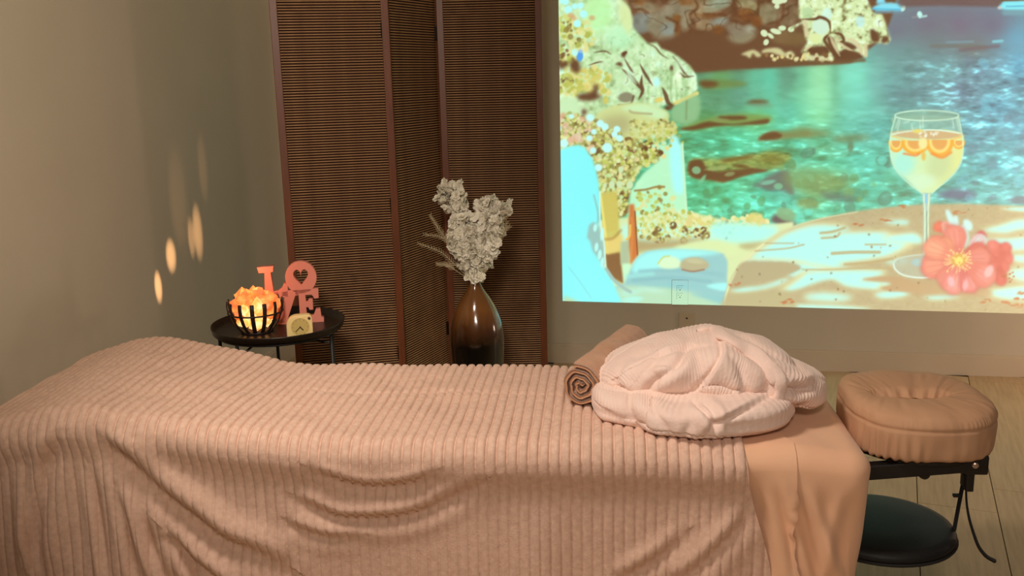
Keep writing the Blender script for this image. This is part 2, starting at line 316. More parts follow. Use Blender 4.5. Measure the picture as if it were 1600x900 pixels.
    # ---------- bright cliff on the far side ----------
    cl = [(1248,-46),(1340,-46),(1356,2),(1364,20),(1378,22),(1383,34),(1388,52),(1392,62),(1386,69),(1366,66),(1356,70),(1354,88),(1344,90),(1318,90),(1310,86),(1298,94),(1262,95),(1252,80),(1262,66),(1258,58),(1254,36),(1234,48),(1236,42),(1255,33),(1248,28)]
    P(cl, (212,236,178), .8, sm=False)
    sl, m = pmask(cl, 3); tex = noise(9, 7, 41, 3)[sl]+.5*noise(4,4,42,2)[sl]
    I[sl] += (m*(tex*44))[...,None]*np.array([.95,.85,1.05]); put(sl, m*np.clip(-tex*1.5-.35,0,1), (112,92,58), .9); put(sl, m*np.clip(tex*1.5-.45,0,1), (214,252,236), .8)
    cr = np.abs(noise(17,14,45,2))[sl]+.3*np.abs(noise(6,6,46,1))[sl]; put(sl, m*np.clip(1-cr/.085,0,1), (104,80,50), .8)
    E(1282,42,13,12,(208,240,212),.4,2); E(1274,60,10,8,(220,238,170),.3,2); E(1262,20,9,9,(180,216,160),0,3,.8); E(1292,22,8,10,(205,250,232),0,3,.8); E(1344,34,7,9,(190,240,235),0,3,.8)
    for q in ([(1250,30),(1272,30),(1282,27),(1295,34),(1298,52)],[(1296,52),(1288,62),(1296,75),(1308,92)],[(1305,52),(1314,54),(1318,64),(1308,66)]): L(q, 5, (96,66,40), 2, .95, tp=True)
    for q in ([(1360,46),(1370,50),(1374,64),(1362,64)],[(1378,60),(1386,56),(1388,64),(1378,68)],[(1292,58),(1302,60),(1310,80),(1322,76),(1345,84),(1346,92),(1308,93),(1298,80)],[(1315,66),(1326,66),(1340,74),(1328,78)],[(1264,74),(1290,72),(1296,82),(1280,88),(1262,84)]): P(q, (96,68,44), 1.2)
    for q, w in (([(1297,57),(1303,70),(1312,87)],5),([(1305,54),(1312,68),(1325,76),(1332,79)],4),([(1322,60),(1334,64),(1344,76),(1347,86)],7),([(1258,34),(1261,56)],6),([(1250,92),(1272,90),(1290,92),(1299,84)],5),([(1266,72),(1258,78)],4),([(1352,70),(1353,87)],5)): L(q, w, (214,206,158), 2.5, .9, tp=True)
    dots(14, 1225, 84, 1300, 95, 2, 4.5, [(225,215,140),(205,205,150),(120,90,55)], 44)
    for q in ([(1210,98),(1300,98),(1350,94)],): L(q, 5, (104,84,52), 4, .8)
    # boats and gull
    P([(1362,12),(1376,5),(1392,4),(1412,7),(1409,17),(1370,18)], (128,226,244), 1, sm=False); P([(1369,6),(1371,-6),(1380,-6),(1384,5)], (130,225,245), 1, sm=False); L([(1364,14),(1410,15)], 2.4, (84,190,222), 1.5); L([(1368,19),(1408,19)], 4, (110,150,165), 3, .7); E(1411,13,3.4,5,(190,235,225),.4)
    L([(1410,4),(1470,2),(1560,4)], 14, (104,74,66), 6, .7, False)
    P([(1558,13),(1568,2),(1690,-2),(1690,16),(1574,16)], (130,238,248), 1, sm=False); L([(1572,10),(1690,8)], 1.6, (80,170,200), 1.2); L([(1565,0),(1690,-4)], 4, (100,80,48), 2); E(1562,12,3,2,(210,200,190)); L([(1570,20),(1690,20)], 8, (112,170,180), 5, .8)
    E(1437,23,4,5.5,(190,250,240),-.2); L([(1426,27),(1434,26)], 3, (140,150,150), 2, .7); L([(1440,26),(1447,25)], 3.4, (170,215,210), 2)
    L([(1480,66),(1520,65)], 3, (118,160,170), 3, .8); L([(1552,65),(1566,64)], 4, (125,205,215), 2); L([(1455,72),(1500,72),(1540,74)], 5, (110,112,100), 4, .6); L([(1500,78),(1560,72)], 5, (112,100,108), 4, .7)
    # ---------- near cliff, left ----------
    lc = [(868,-46),(962,-46),(972,0),(984,14),(987,28),(988,42),(1000,55),(1012,68),(1026,66),(1033,76),(1050,82),(1062,90),(1078,103),(1088,118),(1090,140),(1075,152),(1060,163),(1048,160),(1040,163),(868,260)]
    P(lc, (200,236,182), .8, sm=False)
    sl, m = pmask(lc, 3); tx = (noise(22,16,51,3)+.6*noise(8,8,52,2))[sl]
    I[sl] += (m*tx*32)[...,None]*np.array([1,.7,1]); put(sl, m*np.clip(tx*1.6-.5,0,1), (196,255,225), .8); put(sl, m*np.clip(-tx*1.6-.55,0,1), (150,170,118), .8)
    st_ = noise(5,34,59,2)[sl]; z2 = sst(985,1010,X[sl])*sst(85,105,Y[sl]); I[sl] += (m*z2*st_*44)[...,None]*np.array([1,.8,1]); gr = noise(4,4,60,2)[sl]; I[sl] += (m*gr*20)[...,None]
    E(935,20,22,30,(188,250,170),0,14,.8); E(968,58,22,18,(190,252,200),0,12,.7); E(978,26,9,26,(222,240,170),-.2,6,.8)
    cr = np.abs(noise(26,19,57,2))[sl]+.25*np.abs(noise(9,9,58,1))[sl]; zone = sst(930,985,X[sl])*sst(30,75,Y[sl]); put(sl, m*zone*np.clip(1-cr/.075,0,1), (108,88,58), .75); put(sl, m*zone*np.clip(1-np.abs(cr-.13)/.05,0,1), (214,248,206), .5)
    for q, w in (([(1000,100),(1006,112),(1012,122),(1020,134)],5),([(972,108),(984,118),(996,132),(1004,142)],6),([(1003,118),(1002,132),(1004,142),(998,156)],6),([(974,84),(978,82)],5),([(1035,137),(1040,148),(1044,160),(1052,166)],7),
        ([(1051,88),(1060,98),(1068,112),(1076,120)],3.4),([(1063,114),(1070,120),(1084,119)],3),([(976,92),(984,106),(990,114)],3.4),([(928,82),(945,80),(955,85)],2.5),([(920,102),(932,98),(942,96)],2.5),([(1012,68),(1024,74),(1032,84),(1044,92)],2.4)): L(q, w*.95, (100,72,48), 2, .92, tp=True)
    for q in ([(962,100),(970,97),(972,104)],[(923,104),(930,111),(923,113)],[(1046,108),(1050,101),(1052,110)],[(970,86),(978,80),(976,90)]): P(q, (96,66,44), 1.2)
    for q, w in (([(1010,104),(1018,120),(1024,134),(1022,150)],5),([(976,100),(984,118),(994,130)],6),([(1055,90),(1066,104),(1080,116)],5)): L(q, w, (206,246,206), 4, .8, tp=True)
    E(1026,128,5,7,(190,255,245),0,4); E(1030,156,7,4,(228,212,118),-.2,2); L([(1054,162),(1068,156),(1089,146)], 6, (236,222,130), 2)
    E(978,152,12,8,(140,142,112),-.1,3); L([(966,164),(985,162),(990,150)], 3, (110,96,70), 2)
    P([(1040,166),(1055,162),(1050,172),(1036,172)], (98,70,46), 1.2, sm=False)
    P([(1056,164),(1090,148),(1092,182),(1075,194),(1052,190),(1048,176)], (150,200,145), 3, .85); L([(1073,158),(1072,186)], 3, (125,150,100), 3, .7)
    # ledge boulder
    P([(932,182),(946,170),(966,163),(1000,160),(1024,166),(1040,172),(1046,180),(1045,190),(1054,198),(1050,215),(990,218),(950,212)], (206,222,150), 1.2)
    P([(970,170),(1000,162),(1026,168),(1042,178),(1030,186),(996,176)], (205,245,190), 2.5, .9); P([(940,186),(976,180),(986,196),(972,212),(950,204)], (172,168,118), 6, .7); L([(984,173),(990,176),(1018,178)], 3, (168,156,110), 3, .8); L([(1032,187),(1042,191)], 3, (100,76,50), 1.5)
    dots(160, 985, 188, 1058, 224, 1.5, 3.6, [(214,216,130),(196,196,108),(228,232,160),(150,150,84)], 61, a=.75)
    # ---------- greenery on the left ----------
    lf = [(214,222,128),(190,204,96),(226,232,160),(172,184,84),(205,220,140),(230,225,150)]; dkl = [(128,112,56),(104,76,44),(140,130,64)]
    dots(230, 868, 20, 935, 150, 2, 5.5, lf, 62, [(868,22),(905,30),(928,36),(932,70),(912,80),(905,110),(960,118),(962,150),(868,155)], .8)
    dots(34, 868, 20, 925, 140, 2, 5, dkl, 63, [(868,30),(900,35),(915,60),(900,80),(905,130),(868,140)], .8)
    dots(60, 885, 105, 960, 160, 2, 6, [(214,206,110),(190,196,90),(226,222,140)], 64, [(890,108),(930,100),(955,118),(956,160),(940,160),(885,140)], .8)
    for q in ([(890,98),(903,94),(906,112),(895,112)],[(903,148),(925,143),(928,132),(934,134),(934,148),(942,150),(925,157),(905,156)],[(873,96),(888,98),(880,108),(873,106)],[(908,172),(918,172),(912,182)]): P(q, (98,68,44), 2)
    P([(873,160),(885,155),(902,158),(905,190),(895,200),(873,195)], (200,238,185), 3)
    E(906,88,5,8,(70,160,235),.1,2); E(898,82,5,6,(190,250,235),0,2); E(907,80,3,3,(150,190,235),0,2)
    for x, y, r in ((888,15,6),(898,10,4.5),(907,9,5),(912,22,6),(884,3,5),(902,37,6),(878,2,4)): E(x, y, r, r, (180,255,250), 0, 2)
    for x, y in ((896,28),(892,24),(925,28)): E(x, y, 5, 4, (210,165,110), 0, 3, .7)
    # rose bush
    bush = [(873,178),(905,180),(925,190),(965,205),(985,222),(1005,225),(1035,228),(1030,250),(1000,262),(985,290),(978,330),(960,345),(938,310),(930,270),(912,235),(895,226),(873,232)]
    P(bush, (178,176,104), 3, .9, sm=False)
    dots(70, 873, 180, 1040, 345, 4, 9, [(122,92,50),(140,126,60),(112,80,46),(150,140,76)], 65, bush, .85)
    dots(170, 873, 176, 1045, 345, 3, 6, [(150,158,80),(120,112,56),(176,176,96)], 166, bush, .7)
    dots(620, 873, 176, 1045, 345, 1.4, 3.6, lf+[(225,240,180),(214,205,150),(196,232,160)], 66, bush, .92)
    dots(26, 873, 180, 935, 250, 3, 6, [(226,190,160),(230,205,180),(220,170,140)], 67, bush, .7)
    for x, y, r in ((922,184,6),(938,193,6),(945,198,6),(964,202,5.5),(960,210,5),(968,216,5.5),(949,231,8),(928,206,4.5),(921,216,5),(881,224,7),(893,182,4),(927,235,5),(935,262,6),(873,200,4)): E(x, y, r, r*.95, (192,252,246), .3, 1.8)
    for x, y, r in ((956,288,6),(968,288,5.5),(984,289,6.5),(998,288,5),(970,265,5),(945,290,4)): E(x, y, r*.8, r, (205,232,180), .2, 1.6)
    # pale gate post and low wall
    P([(1022,226),(1065,226),(1074,340),(980,345),(985,300),(1004,272),(1030,250)], (190,252,205), 1.6, .95, sm=False); P([(1046,222),(1062,220),(1068,296),(1052,294)], (172,255,250), 2); L([(1066,224),(1073,338)], 3, (206,250,205), 1.6)
    dots(46, 1000, 222, 1064, 262, 2, 4.6, lf+dkl, 68, [(1000,226),(1020,226),(1038,244),(1010,262),(1000,256)])
    dots(30, 1010, 205, 1068, 232, 2, 4, lf+[(190,240,195)], 69)
    dots(60, 992, 288, 1060, 346, 1.8, 4.5, lf+[(150,140,70)], 70, [(992,296),(1040,290),(1050,300),(1064,330),(1060,346),(995,346)], .9)
    L([(992,298),(1010,296),(1025,292),(1038,292)], 3, (150,128,70), 2); L([(1028,310),(1034,318)], 1.5, (150,130,80))
    # terrace ground
    P([(930,345),(1070,330),(1110,338),(1160,352),(1210,350),(1240,346),(1240,420),(1180,492),(868,492),(920,410)], (214,236,176), 1, sm=False)
    P([(975,352),(1060,350),(1130,356),(1200,352),(1215,358),(1180,372),(1080,378),(985,382)], (190,250,225), 4)
    dots(260, 985, 330, 1110, 380, 1.5, 3.8, lf+[(205,250,215),(214,245,200)], 71, [(985,335),(1066,326),(1100,340),(1108,374),(985,376)])
    dots(26, 990, 352, 1112, 378, 2, 6, dkl, 72, a=.9); dots(120, 985, 335, 1110, 378, 1.4, 3, [(226,238,170),(205,245,190),(210,215,120)], 73, a=.9)
    dots(120, 1068, 336, 1205, 352, 2, 5, [(224,222,130),(206,206,110),(226,214,140),(232,236,170)], 74, [(1068,332),(1110,340),(1150,342),(1178,334),(1200,346),(1195,352),(1120,352),(1070,350)])
    E(1180,340,12,8,(222,216,130),0,3,.8); dots(30, 1118, 340, 1160, 376, 1.6, 3.4, lf+dkl, 75, [(1120,344),(1150,346),(1155,372),(1130,372)])
    P([(985,375),(1030,376),(1085,372),(1105,374),(1060,386),(1000,394),(980,392)], (176,160,108), 4, .9); P([(1060,384),(1100,376),(1150,378),(1175,386),(1130,400),(1060,392)], (216,240,176), 3)
    P([(1120,346),(1172,350),(1216,360),(1190,378),(1140,378),(1112,362)], (172,255,240), 4, .9); P([(1156,382),(1196,378),(1178,390),(1160,388)], (178,172,120), 3, .8)
    # wicker chair frame and orange pole
    P([(938,303),(950,300),(962,298),(966,320),(970,395),(966,400),(972,440),(955,436),(946,400)], (205,202,104), 1, sm=False)
    for k in range(15): L([(942,306+k*4),(964,302+k*4)], 1.2, (206,168,70), 1.2, .6)
    L([(938,303),(944,350),(950,400)], 4, (236,226,120), 1.6); P([(948,376),(960,370),(972,366),(972,380),(965,394),(950,398)], (228,210,120), 2); L([(946,374),(958,372),(970,360)], 4, (160,124,60), 4, .6)
    P([(947,398),(969,394),(975,444),(950,430)], (128,92,50), 1, sm=False); L([(948,398),(950,420),(954,436)], 2, (112,72,46), 2, .7)
    P([(983,319),(991,319),(997,400),(985,414),(982,380)], (206,120,58), 1, sm=False); L([(992,330),(996,398)], 2, (130,72,36), 1.2); L([(985,352),(984,368),(979,374)], 3, (236,196,90), 1.5); L([(987,340),(988,360),(986,410)], 3, (216,140,70), 1.2)
    P([(970,378),(982,376),(984,412),(970,414)], (172,196,158), 1.5, sm=False); P([(972,412),(985,412),(986,440),(980,448),(975,444)], (194,250,205), .8, sm=False)
    # seat cushion of the bench
    P([(988,415),(996,402),(1010,393),(1030,391),(1060,390),(1105,392),(1130,396),(1137,408),(1136,440),(1134,490),(868,490),(920,460),(975,444)], (142,205,205), 1, sm=False)
    P([(990,412),(1000,400),(1020,392),(1060,389),(1110,392),(1124,396),(1080,402),(1040,412),(1032,420),(1000,426),(988,424)], (158,250,246), 2)
    for q, w, c in (([(1000,424),(1040,422),(1090,424),(1130,430)],6,(132,196,200)),([(990,438),(1050,434),(1110,440)],5,(124,190,196)),([(1000,450),(1060,446),(1130,452)],6,(134,206,206)),([(980,432),(1020,428)],5,(150,235,228))): L(q, w, c, 5, .8)
    P([(975,446),(1010,448),(1060,452),(1130,470),(1136,490),(960,492),(940,474),(950,456)], (178,226,190), 2); P([(1080,458),(1130,462),(1134,476),(1100,466)], (132,205,205), 2.5); P([(1104,446),(1134,442),(1134,454),(1118,452)], (160,250,245), 1.5)
    P([(995,449),(1020,451),(1042,456),(1015,455)], (190,245,225), 2); P([(968,458),(990,452),(1006,455),(980,462)], (178,245,225), 3, .8); E(988,468,16,5,(170,250,235),-.1,3,.8)
    P([(1030,408),(1046,400),(1062,406),(1064,416),(1050,420),(1032,418)], (214,250,205), 1.5); L([(1028,412),(1036,402),(1046,400)], 2, (205,216,120), 1.5)
    P([(1063,412),(1072,404),(1090,402),(1104,408),(1108,416),(1098,422),(1080,424),(1065,420)], (182,180,140), 1.2); L([(1066,421),(1082,424),(1100,421)], 2.4, (150,112,86), 2, .9); E(1086,408,14,4,(198,200,158),.1,3,.8)
    # white lounge chair
    P([(868,236),(890,229),(904,226),(914,231),(926,248),(934,276),(937,300),(938,330),(936,350),(935,396),(944,418),(957,438),(966,460),(972,472),(940,478),(868,478)], (128,250,252), .8, sm=False)
    P([(920,352),(928,346),(936,354),(943,380),(945,416),(936,406),(926,392),(922,376),(917,372)], (146,196,188), 1.2, sm=False); L([(928,305),(934,330),(934,348)], 3, (140,190,180), 2, .7)
    for x, y, rx, ry in ((930,356,3,6),(932,386,3,7),(937,398,3,8),(941,366,3,10),(941,410,2.5,8)): E(x, y, rx, ry, (180,250,240), .1, 1.2)
    L([(937,300),(938,345),(944,380),(946,420)], 2, (200,250,245), 1); L([(947,420),(960,438),(975,450),(985,456)], 5, (156,196,186), 2); L([(889,418),(906,440),(924,466)], 1.2, (120,205,215), 1, .8); P([(881,462),(896,468),(908,474),(881,474)], (196,214,150), 3, .8, sm=False)
    # ---------- round stone table ----------
    tb = [(1131,492),(1132,470),(1136,450),(1144,432),(1157,412),(1175,394),(1195,378),(1220,362),(1250,350),(1285,340),(1330,331),(1380,324),(1440,319),(1500,318),(1560,320),(1620,324),(1690,332),(1690,496),(1131,496)]
    P(tb, (182,174,132), .9, sm=False); slT, mT = pmask(tb, 3)
    I[slT] += (mT*noise(5,3,81,2)[slT]*9)[...,None]
    L([(1131,492),(1133,468),(1138,450),(1146,433),(1158,413),(1176,395),(1196,379)], 3, (226,236,182), 1.5); L([(1196,379),(1222,362),(1252,350),(1290,340),(1340,331)], 1.5, (206,214,168), 1.2)
    cw, yw = (172,252,246), (226,236,178)
    sunny = [([(1196,380),(1222,363),(1262,350),(1300,349),(1330,354),(1318,358),(1290,362),(1278,366),(1320,362),(1380,361),(1400,364),(1388,368),(1420,370),(1425,384),(1400,398),(1385,402),(1350,408),(1320,412),(1310,416),(1330,420),(1300,421),(1262,421),(1250,414),(1236,410),(1220,410),(1190,408),(1160,408),(1175,393)],3),
        ([(1160,408),(1200,405),(1250,409),(1300,420),(1262,424),(1240,434),(1215,446),(1180,455),(1146,459),(1137,456),(1150,452),(1190,448),(1220,438),(1240,430)],2),
        ([(1262,424),(1330,421),(1380,422),(1385,426),(1370,432),(1345,438),(1380,440),(1394,443),(1378,447),(1376,452),(1340,450),(1320,446),(1300,436),(1275,440),(1240,452),(1215,456),(1228,446),(1245,434)],2.5),
        ([(1364,460),(1385,455),(1405,452),(1424,457),(1410,463),(1380,466)],3),([(1255,462),(1290,458),(1335,464),(1310,470),(1265,468)],4),([(1220,477),(1300,477),(1370,484),(1300,485),(1240,482)],2),
        ([(1444,463),(1490,458),(1500,463),(1460,468)],3),([(1380,372),(1425,364),(1440,372),(1440,380),(1400,378)],3),([(1380,346),(1415,344),(1420,350),(1395,350)],3),([(1530,360),(1560,352),(1600,342),(1690,345),(1690,354),(1600,358),(1570,364),(1540,362)],3),
        ([(1530,375),(1580,372),(1620,368),(1690,370),(1690,380),(1640,386),(1580,392),(1566,386)],3),([(1568,402),(1600,398),(1690,402),(1690,412),(1610,412)],3),([(1540,456),(1580,448),(1620,446),(1690,450),(1690,470),(1610,470),(1560,466)],3),([(1560,326),(1620,324),(1690,330),(1690,334),(1620,332)],1.5),([(1570,424),(1620,418),(1690,426),(1690,440),(1600,440)],4),([(1380,410),(1400,406),(1420,404),(1410,412)],3),([(1378,440),(1392,438),(1384,446)],2)]
    for q, s in sunny:
        P(q, yw, s+1.5, .95); c = np.mean(np.array(q, float), 0); P(list(c+(np.array(q)-c)*.9), cw, s, .92)
    for q, w, c in (([(1282,364),(1300,362),(1320,356)],4,0),([(1284,372),(1306,370),(1312,364)],3.4,0),([(1300,396),(1335,394),(1374,394)],5,0),([(1320,413),(1360,410),(1395,404)],4,0),([(1352,382),(1384,382)],2.6,0),([(1254,421),(1300,421),(1350,419),(1390,419)],2.4,0),([(1195,380),(1240,380)],2,0),([(1180,392),(1230,388),(1256,382)],2.4,0)): L(q, w, (182,168,118), 2.2, .8)
    P([(1160,410),(1200,408),(1236,410),(1252,418),(1240,426),(1218,434),(1188,440),(1158,446),(1140,450),(1146,434)], (178,172,132), 1)
    P([(1137,459),(1160,458),(1210,455),(1236,458),(1236,492),(1132,492)], (184,180,134), 2, .9); P([(1150,446),(1180,440),(1150,451)], (172,168,126), 2, .7)
    P([(1348,437),(1366,433),(1395,432),(1420,438),(1440,452),(1400,456),(1376,450),(1394,443)], (188,160,116), 1.5, .9)
    P([(1400,440),(1460,440),(1540,452),(1545,462),(1480,462),(1420,458)], (190,164,120), 3, .8)
    dots(70, 1150, 322, 1690, 486, .8, 2.2, [(140,126,86),(150,112,66),(120,116,84)], 82, tb, .8)
    for x, y in ((1148,444),(1342,350),(1386,345),(1540,470),(1572,472),(1590,478),(1595,466),(1600,458),(1500,332),(1412,322),(1230,470),(1225,474)): 
        for k in range(4): E(x+rg.uniform(-8,8), y+rg.uniform(-2.5,2.5), rg.uniform(1.5,5), rg.uniform(.8,2), (186,112,66), rg.uniform(-.4,.4), 1.4, .8)
    # ---------- glass of white wine with orange slices ----------
    E(1440,416,45,18,(176,190,166),.06,1.5,.75); L([(1396,412),(1399,421),(1412,430),(1438,434),(1466,432)], 2.4, (216,250,236), 1.2); L([(1396,412),(1402,405),(1420,400),(1442,398),(1470,401)], 1.4, (205,236,216), 1.2); E(1438,410,14,6,(150,205,215),0,3,.8)
    P([(1441,296),(1455,296),(1452,330),(1451,370),(1455,400),(1462,412),(1430,412),(1441,400),(1443,370),(1443,330)], (168,206,190), 1); L([(1443,300),(1445,340),(1444,398)], 2, (214,248,214), 1.2); L([(1452,298),(1450,340),(1451,396)], 2, (224,246,200), 1.2); L([(1447,300),(1447,316)], 3.4, (120,205,235), 1.2); L([(1448,330),(1448,380)], 1.6, (120,160,130), 1)
    bowl = [(1400,182),(1396,196),(1392,210),(1390,228),(1392,248),(1398,262),(1410,276),(1424,288),(1434,298),(1440,303),(1456,303),(1460,298),(1474,288),(1490,274),(1500,258),(1504,242),(1505,222),(1503,206),(1499,192),(1496,182)]
    sl, m = pmask(smooth(bowl), 4); put(sl, m, (158,206,178), .55)
    liq = [(1391,212),(1400,206),(1440,203),(1480,203),(1504,210),(1505,228),(1503,244),(1498,258),(1488,272),(1472,287),(1458,300),(1440,300),(1424,286),(1408,272),(1396,256),(1391,236)]
    sl, m = pmask(smooth(liq), 4); g = np.clip((X[sl]-1400)/100,0,1)[...,None]; put(sl, m, (0,0,0), 0); mm = (m*.96)[...,None]
    I[sl] = I[sl]*(1-mm)+mm*(np.array([196,246,206.])*(1-g)+np.array([226,236,150.])*g)
    E(1412,256,16,18,(160,244,226),.5,14,.8); E(1468,258,18,24,(190,216,160),.3,16,.7); E(1440,284,22,12,(206,248,214),0,8,.6)
    E(1448,210,56,7.5,(206,178,128),.02,2,.95); L([(1394,210),(1420,205),(1460,203),(1500,208)], 2, (216,250,226), 1.4); L([(1394,213),(1420,220),(1450,222),(1480,220),(1502,214)], 2, (244,206,110), 1.6)
    for x, y, rx, ry in ((1400,222,12,16),(1430,222,22,20),(1468,221,22,24),(1498,222,10,11)):
        s2 = box(x-rx-3, y-4, x+rx+3, y+ry+3); xx, yy = X[s2]-x, Y[s2]-y; d = np.hypot(xx/rx, yy/ry)
        inn = np.clip((1-d)*8+.5,0,1)*(yy > -3); put(s2, inn, (240,176,64)); put(s2, inn*np.clip((.82-d)*7,0,1), (246,226,128)); put(s2, inn*np.clip((.62-d)*7,0,1), (226,160,84), .85)
    L([(1384+28,240),(1430,243),(1436,240)], 3, (240,130,60), 2.5, .8); L([(1456,240),(1472,246),(1486,238)], 4, (240,140,56), 3, .8)
    E(1442,224,7,9,(240,236,160),0,3); E(1443,244,3.4,7,(226,196,96),0,2); E(1434,205,8,3.4,(228,218,120),0,2)
    for k in range(16): E(1450+rg.uniform(-16,16), 210+rg.uniform(-4,4), rg.uniform(1,3), rg.uniform(.8,1.6), (236,240,214), rg.uniform(0,3), 1)
    E(1448,180,50,7.5,(140,186,156),0,2,.6)
    t = np.linspace(0, 2*math.pi, 40); L([(1448+50*math.cos(a), 180.5+8*math.sin(a)) for a in t], 1.8, (206,246,214), 1.2, sm=False)
    for q in ([(1399,183),(1393,204),(1390,226),(1393,250),(1400,265),(1414,281),(1430,294),(1441,302)],[(1497,183),(1502,204),(1505,226),(1503,248),(1496,264),(1482,280),(1466,293),(1456,302)]): L(q, 2, (206,246,206), 1.3, .9)
    for q in ([(1406,188),(1402,206)],[(1404,186),(1400,200)],[(1494,184),(1499,204)],[(1437,190),(1438,202)],[(1442,182),(1442,200)],[(1412,192),(1420,190)],[(1488,186),(1490,200)],[(1424,194),(1426,202)]): L(q, 1.6, (214,240,214), 1.4, .7, False)
    # ---------- pink flowers ----------
    def petal(x, y, l, w, rot, c, c2):
        u, v = np.array([math.cos(rot), math.sin(rot)]), np.array([-math.sin(rot), math.cos(rot)]); o = np.array([x, y])
        pts = [o+u*l*a+v*w*b for a, b in ((0,-.12),(.3,-.34),(.65,-.52),(.9,-.4),(1.02,-.08),(.98,.14),(.88,.44),(.6,.52),(.3,.32),(0,.12))]
        P([o+(q-o)*1.05 for q in np.array(pts)], tuple(np.array(c)*.8), 2, .55); P(pts, c, .7); P([o+u*l*a+v*w*b for a, b in ((.5,-.3),(.85,-.34),(.94,.02),(.84,.3),(.5,.26),(.42,0))], c2, 3, .8)
        for b in (-.2,0,.2): L([o+u*l*.15+v*w*b*.5, o+u*l*.85+v*w*b*1.4], 1, tuple(np.array(c)*.86), 1.2, .6, False)
    pk, pl, pd = (224,124,112), (240,170,150), (204,88,84)
    for a, r in ((0,16),(1.1,18),(2.3,16),(3.4,17),(4.6,18),(5.4,15)): petal(1560, 404, r+6, 18, a, (216,96,92), (228,124,116))
    petal(1562,415,30,18,1.5,(206,84,82),(222,110,104)); petal(1558,400,26,16,4.3,(222,106,100),(236,140,130)); petal(1565,400,22,16,5.2,(210,90,88),(230,120,112))
    petal(1475,362,18,16,3.9,(232,104,84),(240,140,110)); petal(1476,364,18,16,5.0,(236,190,170),(226,110,96)); petal(1470,372,22,14,2.2,(226,150,110),(236,176,136)); petal(1482,372,26,16,2.9,(232,130,100),(240,160,130))
    petal(1524,376,18,14,5.6,(206,70,84),(214,90,100))
    for q in ([(1477,330),(1482,328),(1490,340),(1494,352),(1490,354),(1482,346)],[(1489,340),(1496,338),(1498,356),(1490,356)],[(1505,345),(1512,343),(1519,350),(1518,360),(1508,358)],[(1498,356),(1508,352),(1514,372),(1506,388),(1500,372)],[(1514,380),(1528,366),(1540,370),(1538,384),(1520,390)]): P(q, (196,244,238), .8)
    petal(1516,388,26,18,5.5,(232,170,170),(200,240,236)); petal(1500,404,44,26,5.9,pd,pk); petal(1498,404,48,32,.0,pk,(228,140,128))
    petal(1498,404,52,34,-1.75,pk,(236,150,132)); petal(1492,402,36,24,-2.3,(232,146,110),pl); petal(1496,410,56,38,3.0,pk,(240,160,132)); petal(1494,400,52,34,3.5,(232,140,116),(242,176,140)); petal(1496,414,40,28,2.3,pk,(236,150,132))
    petal(1500,412,48,34,1.9,(226,130,122),(238,166,156)); petal(1506,414,44,30,1.25,(216,108,108),(236,160,152)); petal(1508,412,52,36,.55,pk,(232,150,142)); E(1545,424,6,10,(236,196,196),.5,3,.8); E(1486,440,5,8,(244,190,196),-.3,3,.8); E(1508,446,4,8,(244,186,190),.1,3,.8)
    for k in range(46):
        a = rg.uniform(0, 6.28); r = rg.uniform(10, 25); L([(1498+6*math.cos(a), 406+5*math.sin(a)),(1498+r*math.cos(a), 406+r*.9*math.sin(a))], 1.3, (238,206,136), 1, .9, False)
    E(1498,406,12,10,(214,168,84),0,3); E(1498,407,6.5,6,(240,226,110),0,2); dots(18, 1484, 394, 1512, 420, 1, 2, [(236,222,130),(206,140,84)], 91); dots(26, 1480, 388, 1520, 426, .8, 1.6, [(246,226,150)], 92)
    dots(14, 1565, 425, 1585, 440, 1, 2, [(176,92,60)], 93)
    return gx, gy, np.clip(I, 0, 255)
# ================= room =================
YW, XL = 4.962, -2.236
def struct(name, me, m, parent=None, loc=None):
    o = link(name, me, m, parent, loc); o['kind'] = 'structure'; return o
struct('wall_back', MB().box(XL-.1,YW,0,3.2,YW+.1,2.6).mesh('wall_back'), M['wall'])
struct('wall_left', MB().box(XL-.1,-1.2,0,XL,YW+.1,2.6).mesh('wall_left'), M['wall'])
struct('ceiling', MB().box(XL-.1,-1.2,2.6,3.2,YW+.1,2.68).mesh('ceiling'), M['ceiling'])
bb = MB(); 
bb.box(XL,YW-.014,0,3.2,YW,.096); bb.box(XL,YW-.010,.096,3.2,YW,.108)
struct('baseboard_back', bb.mesh('baseboard_back'), M['trim'])
bb = MB(); bb.box(XL,-1.2,0,XL+.014,YW-.014,.096); bb.box(XL,-1.2,.096,XL+.010,YW-.014,.108)
struct('baseboard_left', bb.mesh('baseboard_left'), M['trim'])
floor = struct('floor', MB().box(XL-.1,-1.2,-.06,3.2,YW+.1,-.006).mesh('floor'), M['subfloor'])
